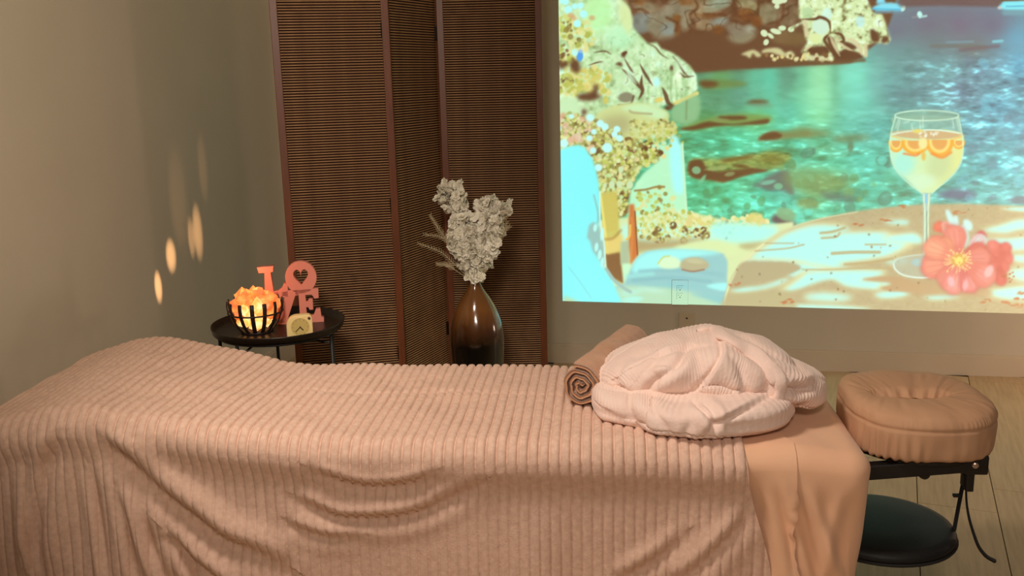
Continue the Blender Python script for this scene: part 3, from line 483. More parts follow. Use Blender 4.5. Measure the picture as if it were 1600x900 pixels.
# oak planks laid askew to the back wall, each an own piece
dirv = Vector((.188,.982,0)).normalized(); prp = Vector((dirv.y,-dirv.x,0)); ang = math.atan2(dirv.y, dirv.x)-PI/2
P0 = Vector((.847,3.655,0)); pw = .2575; rgp = random.Random(3); plank_me = {}
def inside(p): return XL+.02 < p.x < 3.15 and -1.1 < p.y < YW-.02
for k in range(-14, 12):
    s = -6.2+rgp.uniform(0,1.2)
    if k == 0: s = -.27-1.3*5
    if k == 1: s = -.06-1.35*5
    while s < 4.6:
        Lp = 1.3 if k == 0 else 1.35 if k == 1 else rgp.choice((1.2,1.35,1.5))
        a, b = max(s,-5.2), min(s+Lp, 4.6); s += Lp
        if b-a < .05: continue
        # clip both ends of the plank to the room
        ts = [t for t in np.linspace(a, b, 60) if inside(P0+prp*(pw*(k+.5))+dirv*t)]
        if len(ts) < 3: continue
        a2, b2 = (a if abs(ts[0]-a) < 1e-6 else ts[0]-.03), (b if abs(ts[-1]-b) < 1e-6 else ts[-1]+.03)
        key = (round(b2-a2,3))
        if key not in plank_me: plank_me[key] = MB().box(.0015,-(b2-a2)/2+.0012,-.006,pw-.0015,(b2-a2)/2-.0012,.0,.0012).mesh('plank')
        c = P0+prp*(pw*k)+dirv*((a2+b2)/2)
        o = link('plank', plank_me[key], None, floor, (c.x,c.y,0), ang); o['kind'] = 'structure'
        if not plank_me[key].materials: plank_me[key].materials.append(M['plank'] if rgp.random() < .5 else M['plank2'])
# ================= projected picture on the back wall =================
PICX0, PICX1, PICZ1 = -.690, 1.70, 2.02
HM = (260.53123,-41.08494,1082.55228,-11.73971,-307.09896,572.30581,-.03666,-.04224)   # wall metres -> canvas units of the picture
gx_, gy_, IMG = paint_picture()
AMB = np.array([.075,.055,.026])
def picz0(X): return .3425-.0088*(X-PICX0)
def pic_color(X, Z):
    d = HM[6]*X+HM[7]*Z+1; x = (HM[0]*X+HM[1]*Z+HM[2])/d; y = (HM[3]*X+HM[4]*Z+HM[5])/d
    fx = np.clip((x-gx_[0])/PS, 0, len(gx_)-1.001); fy = np.clip((y-gy_[0])/PS, 0, len(gy_)-1.001); ix, iy = fx.astype(int), fy.astype(int); tx, ty = (fx-ix)[...,None], (fy-iy)[...,None]
    c = (IMG[iy,ix]*(1-tx)+IMG[iy,ix+1]*tx)*(1-ty)+(IMG[iy+1,ix]*(1-tx)+IMG[iy+1,ix+1]*tx)*ty
    lin = np.clip(s2l(c)-AMB, 0, 1); return lin*((Z >= picz0(X)) & (X >= PICX0))[...,None]
mp_ = bpy.data.materials.new('projector_light_on_wall'); mp_.use_nodes = True; nd = mp_.node_tree.nodes; b_ = nd['Principled BSDF']
at_ = nd.new('ShaderNodeAttribute'); at_.attribute_name = 'picture'; mp_.node_tree.links.new(at_.outputs['Color'], b_.inputs['Emission Color']); b_.inputs['Emission Strength'].default_value = 1.0
b_.inputs['Base Color'].default_value = (*rgb(206,192,165),1); b_.inputs['Roughness'].default_value = .75
def light_patch(name, xs, zfun, y, m, skip=None):
    X = np.repeat(xs[None,:], len(zfun(xs[0])), 0); Z = np.stack([zfun(x) for x in xs], 1)
    F = gridF(*X.shape)
    if skip is not None:
        cx, cz = X.ravel()[F].mean(1), Z.ravel()[F].mean(1); F = F[~((cx > skip[0]) & (cx < skip[1]) & (cz > skip[2]) & (cz < skip[3]))]
    me = npmesh(name, np.stack([X, np.full(X.shape, y), Z], -1), F, False)
    ca = me.color_attributes.new('picture', 'FLOAT_COLOR', 'POINT'); c = np.ones((X.size,4), np.float32); c[:,:3] = pic_color(X, Z).reshape(-1,3); ca.data.foreach_set('color', c.ravel()); return me
OX0, OX1, OZ0, OZ1 = -.114, -.030, .330, .467           # duplex outlet inside the picture
zs = np.linspace(0, 1, 402)
pm = light_patch('projected_picture', np.linspace(PICX0, PICX1, 600), lambda x: picz0(x)+(PICZ1-picz0(x))*zs, YW-.0012, mp_, (OX0,OX1,0,OZ1))
pm.transform(Matrix.Translation((-.505,-(YW-.0012),-.33)))
tag(link('projected_picture', pm, mp_, None, (.505,YW-.0012,.33)), 'large bright projection of a rocky turquoise cove with a wine glass and flowers', 'projection')
# duplex outlet, its plate face emitting the painted picture light
t = thing('wall_outlet', 'white duplex power outlet on the back wall inside the projected picture', 'outlet', ((OX0+OX1)/2,YW,.3985)); T = Matrix.Translation((-(OX0+OX1)/2,-YW,-.3985))
pl = light_patch('outlet_plate', np.linspace(OX0+.001,OX1-.001,26), lambda x: np.linspace(OZ0+.001,OZ1-.001,42), YW-.0062, mp_); pl.transform(T); link('outlet_plate', pl, mp_, t)
m_ = MB().box(OX0,YW-.006,OZ0,OX1,YW,OZ1,.0015); me = m_.mesh('plate_rim'); me.transform(T); link('plate_rim', me, M['plate'], t)
for zc in (.421, .3815):
    fr = MB(); w, h_ = .017, .0165
    for (a,b,c,d) in ((-w,-h_,-w+.0009,h_),(-w,h_-.0009,w,h_)): fr.box(a,-.0072,zc-.3985+b,c,-.0060,zc-.3985+d)
    so = fr.put('socket', M['slot'], t)
    for sx, w2, h2 in ((-.0065,.0018,.006),(.0065,.0018,.005)): MB().box(sx-w2/2,-.0074,zc-.3985+.002,sx+w2/2,-.0060,zc-.3985+.002+h2).put('socket_slot', M['slot'], so)
    q = MB(); q.lathe([(0,0),(.0028,0),(.0028,.0014),(0,.0014)],10); me = q.mesh('socket_hole'); me.transform(Matrix.Rotation(PI/2,4,'X')); me.transform(Matrix.Translation((0,-.0060,zc-.3985-.0065))); link('socket_hole', me, M['slot'], so)
t = thing('cable_plate', 'beige square wall plate with one small hole below the power outlet', 'wall plate', (-.035,YW,.225))
MB().box(-.042,-.007,-.068,.042,0,.068,.003).put('plate', M['plate'], t)
q = MB(); q.lathe([(0,0),(.005,0),(.004,.002),(0,.002)],12); me = q.mesh('hole'); me.transform(Matrix.Rotation(PI/2,4,'X')); me.transform(Matrix.Translation((0,-.0071,.038))); link('hole', me, M['slot'], t)
t = thing('side_outlet', 'pale wall outlet low on the side wall beneath the round black tray', 'outlet', (XL,4.60,.335))
MB().box(0,-.038,-.06,.006,.038,.06,.002).put('outlet_plate', M['plate'], t)
for zc in (.02,-.02): MB().box(.006,-.017,zc-.0145,.0075,.017,zc+.0145,.0005).put('socket', M['trim'], t)
# ================= folding screen =================
PW, PH = .4700, 2.02
t = thing('folding_screen', 'dark stained folding screen of three slatted panels in the room corner', 'folding screen', (-1.21,4.05,0))
slat_me = MB(); slat_me.tube([(.027,0,0),(PW-.027,0,0)], .0029, 6, False); slat_me = slat_me.mesh('slat', True); slat_me.materials.append(M['slat'])
pitch = .01083
for k, ((x0,y0),(x1,y1)) in enumerate((((-1.672,3.707),(-1.281,3.885)),((-1.268,3.905),(-1.163,4.330)),((-1.152,4.318),(-.705,4.410)))):
    d = math.atan2(y1-y0, x1-x0); w = PW
    f = MB(); f.box(0,-.012,.02,.030,.012,PH,.002); f.box(PW-.030,-.012,.02,PW,.012,PH,.002); f.box(.030,-.011,.06,PW-.030,.011,.12,.002); f.box(.030,-.011,PH-.05,PW-.030,.011,PH-.005,.002)
    f.box(0,-.012,0,.030,.012,.02); f.box(PW-.030,-.012,0,PW,.012,.02)
    p = f.put('panel', M['screen_wood'], t, False, (x0+1.21,y0-4.05,0), d)
    MB().box(.028,.0035,.115,PW-.028,.006,PH-.045).put('gap_shade', M['gap_shade'], p)  # dark sheet added so the gaps between slats read as shade
    zz = [.125+pitch*i for i in range(int((PH-.175)/pitch))]; rest = []
    for z in zz:
        if .72 < z < 1.80: link('slat', slat_me, None, p, (0,-.001,z))
        else: rest.append(z)
    q = MB()
    for z in rest: q.tube([(.027,-.001,z),(PW-.027,-.001,z)], .0029, 6, False)
    o = q.put('hidden_slats', M['slat'], p, True); o['kind'] = 'stuff'
for (hx, hy) in ((-1.275,3.893),(-1.158,4.322)):
    for z in (.35,1.0,1.72): MB().box(-.010,-.008,-.03,.010,.008,.03,.002).put('hinge', M['hinge'], t, False, (hx+1.21,hy-4.05,z))
# ================= massage table and bedding (built in the table's own frame) =================
BA = math.radians(5.481); ux, vx = np.array([.9954277,.0955184,0]), np.array([-.0955184,.9954277,0])
def BW(u, v, z=0): return Vector((*(ux*u+vx*v)[:2], z))
def bthing(name, label, cat, u, v, z=0, group=None): return thing(name, label, cat, BW(u,v,z), BA, group)
VF, VB, UF, UH = 2.225, 2.915, -1.69, .645               # front, back, foot and head edges of the bed top
tb = bthing('massage_table', 'padded massage table hidden under blanket and sheet', 'massage table', -.5, 2.57)
MB().box(-1.13,-.30,.52,1.08,.30,.585,.02).put('table_top', M['foam'], tb)
f = MB(); f.box(-1.1,-.27,.44,1.05,-.245,.52); f.box(-1.1,.245,.44,1.05,.27,.52); f.box(-1.1,-.27,.44,-1.075,.27,.52); f.box(1.025,-.27,.44,1.05,.27,.52); f.put('table_frame', M['wood'], tb)
for x in (-1.05,1.0):
    for y in (-.25,.25): MB().box(x-.02,y-.02,0,x+.02,y+.02,.5,.004).put('leg', M['wood'], tb)
BU = np.array([-2.2,-1.75,-1.69,-1.643,-1.575,-1.506,-1.44,-1.396,-1.332,-1.227,-1.121,-1.016,-.911,-.8,1.0]); BZ = np.array([.63,.645,.655,.668,.687,.714,.726,.724,.712,.688,.668,.640,.630,.630,.628])
FU = np.array([-2.2,-1.75,-1.69,-1.574,-1.484,-1.394,-1.341,-1.221,-1.086,-.969,-.801,-.619,1.0]); FZ = np.array([.64,.655,.66,.674,.690,.707,.710,.696,.679,.659,.640,.628,.626])
def top_z(u, v):
    a = np.clip((v-VF)/(VB-VF), 0, 1); return np.interp(u, FU, FZ)*(1-a)+np.interp(u, BU, BZ)*a
def edge(d, r):                                          # run over a rounded edge: (outward, drop)
    ph = np.clip(d/r, 0, PI/2); return r*np.sin(ph), r*(1-np.cos(ph))+np.maximum(d-r*PI/2, 0)
FOLDS = [(((-1.285,.680),(-1.222,.591),(-1.139,.495),(-1.06,.425),(-.989,.364),(-.897,.33),(-.824,.283)),.030,1.35), (((-1.147,.388),(-1.088,.32),(-1.025,.254),(-.96,.19)),.022,1.), (((-.74,.57),(-.648,.531),(-.571,.52),(-.484,.534),(-.42,.565)),.012,.7),
    (((-.79,.48),(-.755,.463),(-.687,.433),(-.646,.428),(-.554,.432),(-.471,.449),(-.388,.491),(-.30,.54)),.017,.8), (((-.81,.41),(-.782,.395),(-.708,.374),(-.624,.377)),.009,.7), (((.03,.27),(.066,.291),(.106,.319),(.145,.349),(.20,.40)),.013,.8),
    (((.18,.27),(.209,.3),(.278,.375),(.323,.427),(.345,.478)),.013,.8), (((-1.52,.30),(-1.497,.40),(-1.458,.552),(-1.401,.659)),.018,.9), (((-1.50,.22),(-1.512,.36),(-1.511,.489),(-1.505,.57)),.016,.8), (((-1.315,.20),(-1.322,.30),(-1.329,.42),(-1.339,.554)),.013,.6), (((-1.165,.22),(-1.2,.35),(-1.222,.521)),.016,.7), (((-1.24,.20),(-1.25,.34),(-1.27,.5)),.012,.6), (((-1.08,.20),(-1.10,.27),(-1.13,.36)),.012,.6)]
def fold_field(u, z):
    out = np.zeros(u.shape)
    for pts, A, wd in FOLDS:
        p = cat(pts, 24); best = np.full(u.shape, 9.); sd = np.zeros(u.shape); tt = np.zeros(u.shape)
        for i in range(len(p)-1):
            a, b = p[i], p[i+1]; e = b-a; L2 = e@e; t = np.clip(((u-a[0])*e[0]+(z-a[1])*e[1])/L2, 0, 1); dx, dz = u-a[0]-t*e[0], z-a[1]-t*e[1]; d = np.hypot(dx, dz); k = d < best
            sg = np.sign(e[0]*dz-e[1]*dx); best = np.where(k, d, best); sd = np.where(k, d*sg, sd); tt = np.where(k, (i+t)/(len(p)-1), tt)
        w = np.clip(np.sin(PI*np.clip(tt,0.02,.98)), 0, 1)**.6
        out += A*w*(np.exp(-((sd-.022*wd)/(.026*wd))**2)-.7*np.exp(-((sd+.016*wd)/(.019*wd))**2)+.4*np.exp(-((sd+.065*wd)/(.03*wd))**2))
    return out
def drape(u0, u1, nu, ns, z_off, r, front, back, ribs=0., uedge=None, foot=None, seed=1, soft=.006, fold=True, ulow=None):
    W_ = VB-VF-2*r
    s = np.concatenate([np.linspace(-W_-back, -W_, max(6,int(ns*.12)), endpoint=False), np.linspace(-W_, 0, int(ns*.34), endpoint=False), np.linspace(0, front, int(ns*.54))])
    a = np.linspace(0, 1, nu); Sg, Ag = np.meshgrid(s, a, indexing='ij')
    fo, fz = edge(np.maximum(Sg,0), r); bo, bz = edge(np.maximum(-W_-Sg,0), r)
    hi = u1 if uedge is None else u1+uedge(fz)
    lo = u0 if ulow is None else u0+ulow(fz)
    U = lo+(hi-lo)*Ag
    ud = np.zeros(U.shape); Uo = U
    if foot is not None: eo, ez = edge(np.maximum(foot+.05-U, 0), .05); Uo = np.where(U < foot+.05, foot+.05-eo, U); ud = ez
    V = np.clip(VF+r-Sg, VF+r, VB-r)-fo+bo
    drop = np.sqrt((fz+bz)**2+ud**2)
    Z = top_z(Uo, V)+z_off-drop
    V = V+soft*0
    # the cloth hugs the padded side, then hangs free with soft waves and folds
    fd = fz
    out = .012*np.exp(-((fd-.06)/.045)**2)-.014*sst(.07,.15,fd)+sst(.1,.5,fd)*(.012*vn(U*4.5+3, fd*3, seed)+.010*vn(U*11, fd*2.2+5, seed+1))
    left = sst(-1.05,-1.45,U); out += left*sst(.05,.45,fd)*(.020*vn(U*10+1.5*fd, fd*1.2, seed+2)+.03)
    if fold: out += fold_field(U, Z)*sst(.02,.07,fd)
    V = V-out*(fd > 0); V = V+.01*vn(U*5, bz*4, seed+3)*sst(.05,.2,bz)
    Z = Z+(vn(U*5, V*6, seed+4)*soft+.5*soft*vn(U*14, V*15, seed+5))*(1-sst(0,.05,fz+bz))
    if ribs: 
        cre = np.exp(-((V-2.60-.02*vn(U*4,U*0,seed+6))/.008)**2)*sst(-1.05,-.7,U); Z = Z-.004*cre*(fz+bz < .01)
    P = np.stack([Uo,V,Z],-1); Nn = normals(P); Nn *= np.where((Nn[...,2:3]+(-Nn[...,1:2])*(fz > .03)[...,None]) < 0, -1, 1)
    if ribs:
        q = 2*((U+.002*vn(U*2, Sg*3, seed+7))/.0265 % 1)-1; amp = ribs*(1.25-.65*sst(.02,.10,fz))*(1+.12*vn(U/.0265, Sg*10, seed+8))
        P = P+Nn*(amp*(np.sqrt(np.clip(1-np.abs(q)**3,0,1))-.8))[...,None]
    P[...,2] = np.maximum(P[...,2], .015); return P
P = drape(-2.12, .345, 93*14, 270, .007, .05, .56, .34, .0125, lambda d: .075*sst(.02,.40,d), UF, 11)
P[...,1] -= .012*sst(.12,.30,P[...,0])*(P[...,1] < VF+.06)*sst(.635,.58,P[...,2])
sh = bthing('ribbed_blanket', 'beige ribbed plush blanket draped over the massage table with folds down its front', 'blanket', -.7, 2.57)
link('blanket_cloth', gridmesh('blanket_cloth', P-np.array([-.7,2.57,0])), M['plush'], sh)
# tan sheet: loft from a spine to the edge of the table end, then down
def sheet():
    rc, r, us = .055, .05, .15; n1 = 70
    per = []; nor = []
    for x in np.linspace(us, UH-rc, n1, endpoint=False): per.append((x,VF)); nor.append((0,-1))
    for a in np.linspace(-PI/2, 0, 16, endpoint=False): per.append((UH-rc+rc*math.cos(a), VF+rc+rc*math.sin(a))); nor.append((math.cos(a),math.sin(a)))
    for y in np.linspace(VF+rc, VB-rc, 60, endpoint=False): per.append((UH,y)); nor.append((1,0))
    for a in np.linspace(0, PI/2, 16, endpoint=False): per.append((UH-rc+rc*math.cos(a), VB-rc+rc*math.sin(a))); nor.append((math.cos(a),math.sin(a)))
    for x in np.linspace(UH-rc, us, 40): per.append((x,VB)); nor.append((0,1))
    per, nor = np.array(per), np.array(nor, float); L = np.concatenate([[0], np.cumsum(np.linalg.norm(np.diff(per,axis=0),axis=1))])
    spine = np.stack([np.clip(per[:,0], us, UH-.32), np.full(len(per), 2.57)], 1)
    rows = []
    for k in np.linspace(0, 1, 26)[:-1]:
        p = spine*(1-k)+(per-nor*r)*k; z = .621+.004*vn(p[:,0]*7, p[:,1]*7, 3)+.003*vn(p[:,0]*20+p[:,1]*6, p[:,1]*3, 4)-.012*sst(.45,.64,p[:,0])
        rows.append(np.c_[p, z])
    base = rows[-1][:,2]
    for d in np.concatenate([np.linspace(0, r*PI/2, 12), r*PI/2+np.linspace(.015,.56,48)]):
        Lc = L[n1+15]; mx = r*PI/2+.56-(.56-.055)*sst(0,.10,L-Lc)*1.0; d = np.minimum(d, mx)
        o, dz = edge(d, r); ff = sst(.03,.12,dz)
        out = o-r+ff*(.006*vn(L*9, dz*5, 5)+.012*sst(.1,.5,dz)*np.sin(L*21+.7*np.sin(L*5)+dz*2)+.008*vn(L*16-dz*6, dz*3, 6))+.008*np.exp(-((dz-.05)/.05)**2)-.006*sst(.08,.2,dz)
        # diagonal pull folds on the front face
        fr = np.clip(-nor[:,1],0,1)**3
        for (xa, slope, A, w) in ((.40,.17,.010,.016),(.50,.35,.012,.018),(.44,.30,.012,.014),(.57,-.12,.010,.02)):
            q = per[:,0]-xa-slope*(dz-.1); out = out+fr*A*sst(.06,.16,dz)*(1-sst(.3,.48,dz))*(np.exp(-(q/w)**2)-.6*np.exp(-((q-1.5*w)/w)**2))
        out = out-fr*.030*sst(.44,.35,per[:,0])*sst(.02,.16,dz); p = per+nor*out[:,None]; rows.append(np.c_[p, base-dz])
    return np.array(rows)
P = sheet(); st = bthing('table_sheet', 'tan smooth sheet hanging over the head end of the massage table', 'sheet', .4, 2.57)
link('sheet_cloth', gridmesh('sheet_cloth', P-np.array([.4,2.57,0])), M['sheet'], st)
cols = np.where((P[0,:,0] > -9) & (np.arange(P.shape[1]) < 70) & (P[26,:,0] > .318) & (P[26,:,0] < .466))[0]; G = P[:,cols].copy(); Ng = normals(G); Ng *= np.where((Ng[...,2:3]-Ng[...,1:2]) < 0, -1, 1)
ee = np.linspace(0, 1, len(cols)); dzz = np.maximum(.61-G[...,2], 0)
G = G+Ng*(.004+.003*sst(.02,.08,dzz)+.006*sst(.05,.12,dzz)*np.exp(-((ee-.97)/.05)**2)*(1+.6*vn(dzz*70, dzz*0, 8)))[...,None]
G[...,0] += sst(.02,.4,dzz)*.016*ee+sst(.8,1,ee)*sst(.05,.09,dzz)*.0035*vn(dzz*60, dzz*0, 9)
link('folded_hem', gridmesh('folded_hem', G-np.array([.4,2.57,0])), M['sheet'], st)
# ================= rolled towel =================
def towel():
    turns, th = 3.3, .0158; a = np.linspace(0, turns*2*PI, 260); r = .004+th*1.02*a/(2*PI); rows = []
    r = r+.0016*np.sin(a*3.1)+.001*np.sin(a*7)
    for half in (th*.46, -th*.46): rows.append(np.c_[(r+half)*np.cos(a), (r+half)*np.sin(a)])
    ring = np.vstack([rows[0], rows[1][::-1]]); k = len(ring)
    ts = np.linspace(0, .46, 46); P = np.zeros((len(ts), k, 3)); dv = np.array([.34,.94]); dv /= np.linalg.norm(dv); sd = np.array([dv[1],-dv[0]])
    for i, t_ in enumerate(ts):
        e = math.sqrt(max(0,1-(1-min(t_,.46-t_)/.008)**2)) if min(t_,.46-t_) < .008 else 1
        cen = ring.copy(); mid = (rows[0]+rows[1])/2; mm = np.vstack([mid, mid[::-1]]); cen = mm+(ring-mm)*(.55+.45*e)
        wob = 1+.05*vn(np.cos(np.arange(k)/k*20)*2, np.full(k,t_*14), 5)
        P[i,:,0] = dv[0]*t_+sd[0]*cen[:,0]*wob; P[i,:,1] = dv[1]*t_+sd[1]*cen[:,0]*wob; P[i,:,2] = cen[:,1]*wob*.98
    return P
P = towel(); zr = -P[...,2].min()
tw = bthing('rolled_towel', 'brown towel rolled up on the blanket behind the white robe', 'towel', -.062, 2.50, .637)
F = gridF(P.shape[0], P.shape[1], True); k = P.shape[1]; h = k//2
cap = np.array([[i, i+1, k-2-i, k-1-i] for i in range(h-1)]); F = np.vstack([F, cap, cap[:,::-1]+(P.shape[0]-1)*k])
link('towel_roll', npmesh('towel_roll', P+np.array([0,0,zr]), F), M['towel'], tw)
# ================= robe =================
def sk(P):                                               # bed frame -> flat modelling sketch of the robe, in sketch units
    u, v, z = P[...,0], P[...,1], P[...,2]
    return np.stack([1119.38*u-112.26*v-1.19*z+1083.71-224.73*u*v+49.08*u*z-.63*v*z+22.38*v*v, 36.16*u-653.09*v-1045.12*z+2202.35-7.68*u*v-20.05*u*z+196.31*v*z+66.9*v*v], -1)
VIEW = np.array([-.12,-.86,.50]); VIEW /= np.linalg.norm(VIEW)
def outn(P):
    N_ = normals(P); c = P.mean(1, keepdims=True); return N_*np.sign(((P-c)*N_).sum(-1,keepdims=True)+1e-12)
def sculpt(P, strokes):
    N_ = outn(P); face = sst(-.05,.3,(N_*VIEW).sum(-1)); q = sk(P); x, y = q[...,0], q[...,1]; D = np.zeros(x.shape)
    for kind, amp, w, pts in strokes:
        p = cat(pts, 28); best = np.full(x.shape, 1e9); sd = np.zeros(x.shape); tt = np.zeros(x.shape)
        for i in range(len(p)-1):
            a, e = p[i], p[i+1]-p[i]; t = np.clip(((x-a[0])*e[0]+(y-a[1])*e[1])/(e@e), 0, 1); dx, dy = x-a[0]-t*e[0], y-a[1]-t*e[1]; d = np.hypot(dx,dy); k = d < best
            sd = np.where(k, d*np.sign(e[0]*dy-e[1]*dx), sd); tt = np.where(k, (i+t)/(len(p)-1), tt); best = np.where(k, d, best)
        f = np.clip(np.sin(PI*np.clip(tt,.03,.97)),0,1)**.45
        if kind == 'g': D -= amp*f*np.exp(-(sd/w)**2); D += .45*amp*f*np.exp(-((np.abs(sd)-2.4*w)/(1.4*w))**2)
        elif kind == 'r': D += amp*f*np.exp(-(sd/w)**2)
        else:                                            # 's': the right-hand side of the stroke (going along it) lies on top
            h = sst(-1.6,1.6,sd)*np.exp(-np.maximum(sd,0)/w); D += amp*f*h-amp*.5*f*np.exp(-((sd+3.5)/3.5)**2)
    return P+N_*(D*face)[...,None]
def lobe(path, rw, rh, seed, n=300, m=150, crinkle=.0014, wr=.006, pw=.75, strokes=()):
    c = cat(path, n); w = cat(np.c_[rw], n)[:,0]; h = cat(np.c_[rh], n)[:,0]; L = np.concatenate([[0], np.cumsum(np.linalg.norm(np.diff(c,axis=0),axis=1))])
    e = np.clip(np.minimum(L, L[-1]-L)/np.maximum(np.minimum(w,h)*1.1,1e-4), 0, 1); e = np.maximum(np.sqrt(1-(1-e)**2), .02)
    T = np.gradient(c, axis=0); T /= np.linalg.norm(T,axis=1,keepdims=True); side = np.cross(T, (0,0,1.)); side /= np.linalg.norm(side,axis=1,keepdims=True)+1e-9; up = np.cross(side, T)
    a = np.linspace(0, 2*PI, m, endpoint=False); ca, sa = np.cos(a), np.sin(a); sx = np.sign(ca)*np.abs(ca)**pw; sy = np.sign(sa)*np.abs(sa)**pw
    P = c[:,None,:]+side[:,None,:]*((w*e)[:,None]*sx)[...,None]+up[:,None,:]*((h*e)[:,None]*sy)[...,None]
    arc = np.repeat(L[:,None], m, 1); ang = np.repeat(a[None,:], n, 0); N_ = outn(P)
    d = wr*vn(arc*11+seed, np.cos(ang)*1.5+np.sin(ang)*.7, seed)+.5*wr*vn(arc*26+np.sin(ang)*1.2, np.cos(ang)*2.5+4, seed+1)
    rdg = np.abs(vn(arc*8+np.sin(ang)*2.2, np.cos(ang)*2.6+np.sin(ang)*1.5, seed+4)); d = d+wr*.8*np.minimum(rdg*3.5,1)-wr*.5
    P = P+N_*(d*e[:,None])[...,None]
    if strokes: P = sculpt(P, strokes)
    N_ = outn(P); ph = arc/.0088*2*PI+7*vn(arc*7, np.sin(ang)*2+np.cos(ang), seed+2)
    return P+N_*((crinkle*np.sin(ph)*(.6+.6*vn(arc*16, ang*1.2, seed+3)))*e[:,None])[...,None]
RO = np.array([.312,2.5,.634])
rb = bthing('folded_robe', 'white crinkled gauze robe folded in a thick bundle on the bed', 'robe', *RO)
def put_lobe(nm, P):
    V = P.reshape(-1,3)-RO; V[:,2] = np.maximum(V[:,2], .003); return link(nm, npmesh(nm, V, gridF(P.shape[0], P.shape[1], True)), M['robe'], rb)
low = lobe([(-.03,2.535,.668),(.05,2.53,.672),(.15,2.525,.674),(.25,2.50,.675),(.33,2.50,.675),(.40,2.53,.672),(.44,2.56,.668)], [.135,.195,.24,.265,.235,.165,.09], [.040,.042,.044,.045,.045,.042,.034], 31, pw=.55, wr=.005,
    strokes=[('g',.006,5,[(986,612),(983,632),(990,655),(1004,684)]),('r',.004,10,[(1000,615),(1002,640),(1018,668),(1035,690)]),('g',.005,5,[(1018,620),(1022,640),(1038,662),(1058,692)]),
        ('s',.016,26,[(1200,618),(1160,640),(1122,656),(1104,644),(1088,628)]),('g',.012,5,[(1092,630),(1108,640),(1118,656),(1113,672),(1098,680)]),('r',.010,9,[(1080,640),(1098,655),(1102,672),(1090,684)]),('g',.005,5,[(1120,662),(1145,668),(1172,662)]),('g',.004,4,[(930,640),(958,652),(978,660)]),('g',.004,5,[(1060,690),(1075,672),(1082,650)])])
put_lobe('lower_fold', low)
upp = lobe([(.0,2.47,.703),(.03,2.49,.710),(.107,2.52,.735),(.168,2.53,.745),(.242,2.54,.752),(.294,2.54,.757),(.345,2.54,.742),(.425,2.54,.727),(.481,2.545,.704),(.525,2.55,.692),(.569,2.555,.680),(.592,2.56,.676)],
    [.05,.095,.145,.165,.175,.18,.175,.165,.14,.12,.09,.06], [.024,.036,.052,.060,.062,.071,.074,.072,.052,.046,.040,.034], 33, pw=.70, wr=.006,
    strokes=[('s',.016,34,[(1060,624),(1086,611),(1108,590),(1125,566),(1131,548),(1127,530)]),('s',.010,26,[(1098,540),(1072,543),(1045,550),(1025,560),(1008,579)]),('g',.010,5,[(1074,544),(1064,564),(1048,580),(1030,591),(1014,606),(1010,622)]),('r',.008,11,[(1088,552),(1076,575),(1058,592),(1034,606),(1022,618)]),
        ('g',.008,6,[(1022,571),(1040,569),(1062,570)]),('r',.005,5,[(1022,578),(1040,577),(1058,578)]),('g',.006,5,[(975,570),(965,588),(962,602),(975,612)]),('g',.004,5,[(985,560),(1010,556),(1035,545)]),('r',.006,10,[(960,592),(985,580),(1005,572)]),
        ('g',.016,6,[(1090,620),(1118,626),(1138,634),(1150,637),(1160,628),(1164,612)]),('r',.010,10,[(1105,608),(1128,616),(1146,620),(1150,606),(1140,592)]),('g',.012,7,[(1158,645),(1178,630),(1196,612),(1202,596)]),('g',.007,5,[(1140,548),(1166,554),(1188,566),(1202,584)]),('g',.005,5,[(1128,552),(1150,570),(1160,590),(1160,604)]),('r',.006,9,[(1150,560),(1175,578),(1188,596)]),
        ('g',.016,6,[(1218,612),(1238,607),(1256,608),(1270,602)]),('g',.012,5,[(1222,628),(1240,634),(1256,630)]),('r',.008,8,[(1226,600),(1250,596),(1272,594)]),('r',.008,8,[(1226,620),(1248,618),(1266,616)]),('g',.006,5,[(1205,556),(1230,566),(1258,582)]),('g',.005,5,[(1150,528),(1180,538),(1208,556)]),('r',.007,10,[(1215,565),(1240,578),(1268,596)])])
put_lobe('upper_fold', upp)
def band(nm, P, line, w, th, lift, m, parent, org):
    N_ = outn(P); ok = (N_*VIEW).sum(-1) > .05; pts, nn, q = P[ok], N_[ok], sk(P[ok]); c = cat(line, 44); out = []; nr = []
    for p in c:
        d = ((q-p)**2).sum(1); i = np.argsort(d)[:12]; out.append(pts[i].mean(0)); nr.append(nn[i].mean(0))
    out, nr = np.array(out), np.array(nr)
    for _ in range(3): out[1:-1] = (out[:-2]+2*out[1:-1]+out[2:])/4; nr[1:-1] = (nr[:-2]+2*nr[1:-1]+nr[2:])/4
    nr /= np.linalg.norm(nr,axis=1,keepdims=True); T = np.gradient(out,axis=0); T /= np.linalg.norm(T,axis=1,keepdims=True); sd = np.cross(T, nr); a = np.linspace(0,2*PI,20,endpoint=False)
    e = np.sqrt(1-(1-np.clip(np.minimum(np.arange(44),43-np.arange(44))/3.,0.05,1))**2)
    ww = w*e*(1+.10*vn(np.arange(44)*.4, np.zeros(44), 3)); ca, sa = np.sign(np.cos(a))*np.abs(np.cos(a))**.7, np.sin(a)
    G = out[:,None]+nr[:,None]*lift+sd[:,None]*(ww[:,None]*ca)[...,None]+nr[:,None]*((th*e)[:,None]*sa)[...,None]-org
    return link(nm, gridmesh(nm, G, True), m, parent)
band('collar', upp, [(1090,519),(1114,514),(1130,527),(1160,542),(1188,560),(1206,582),(1216,600)], .020, .009, .003, M['robe'], rb, RO)
band('belt', upp, [(1196,566),(1212,580),(1219,598),(1216,620),(1208,640)], .016, .008, .005, M['robe'], rb, RO)
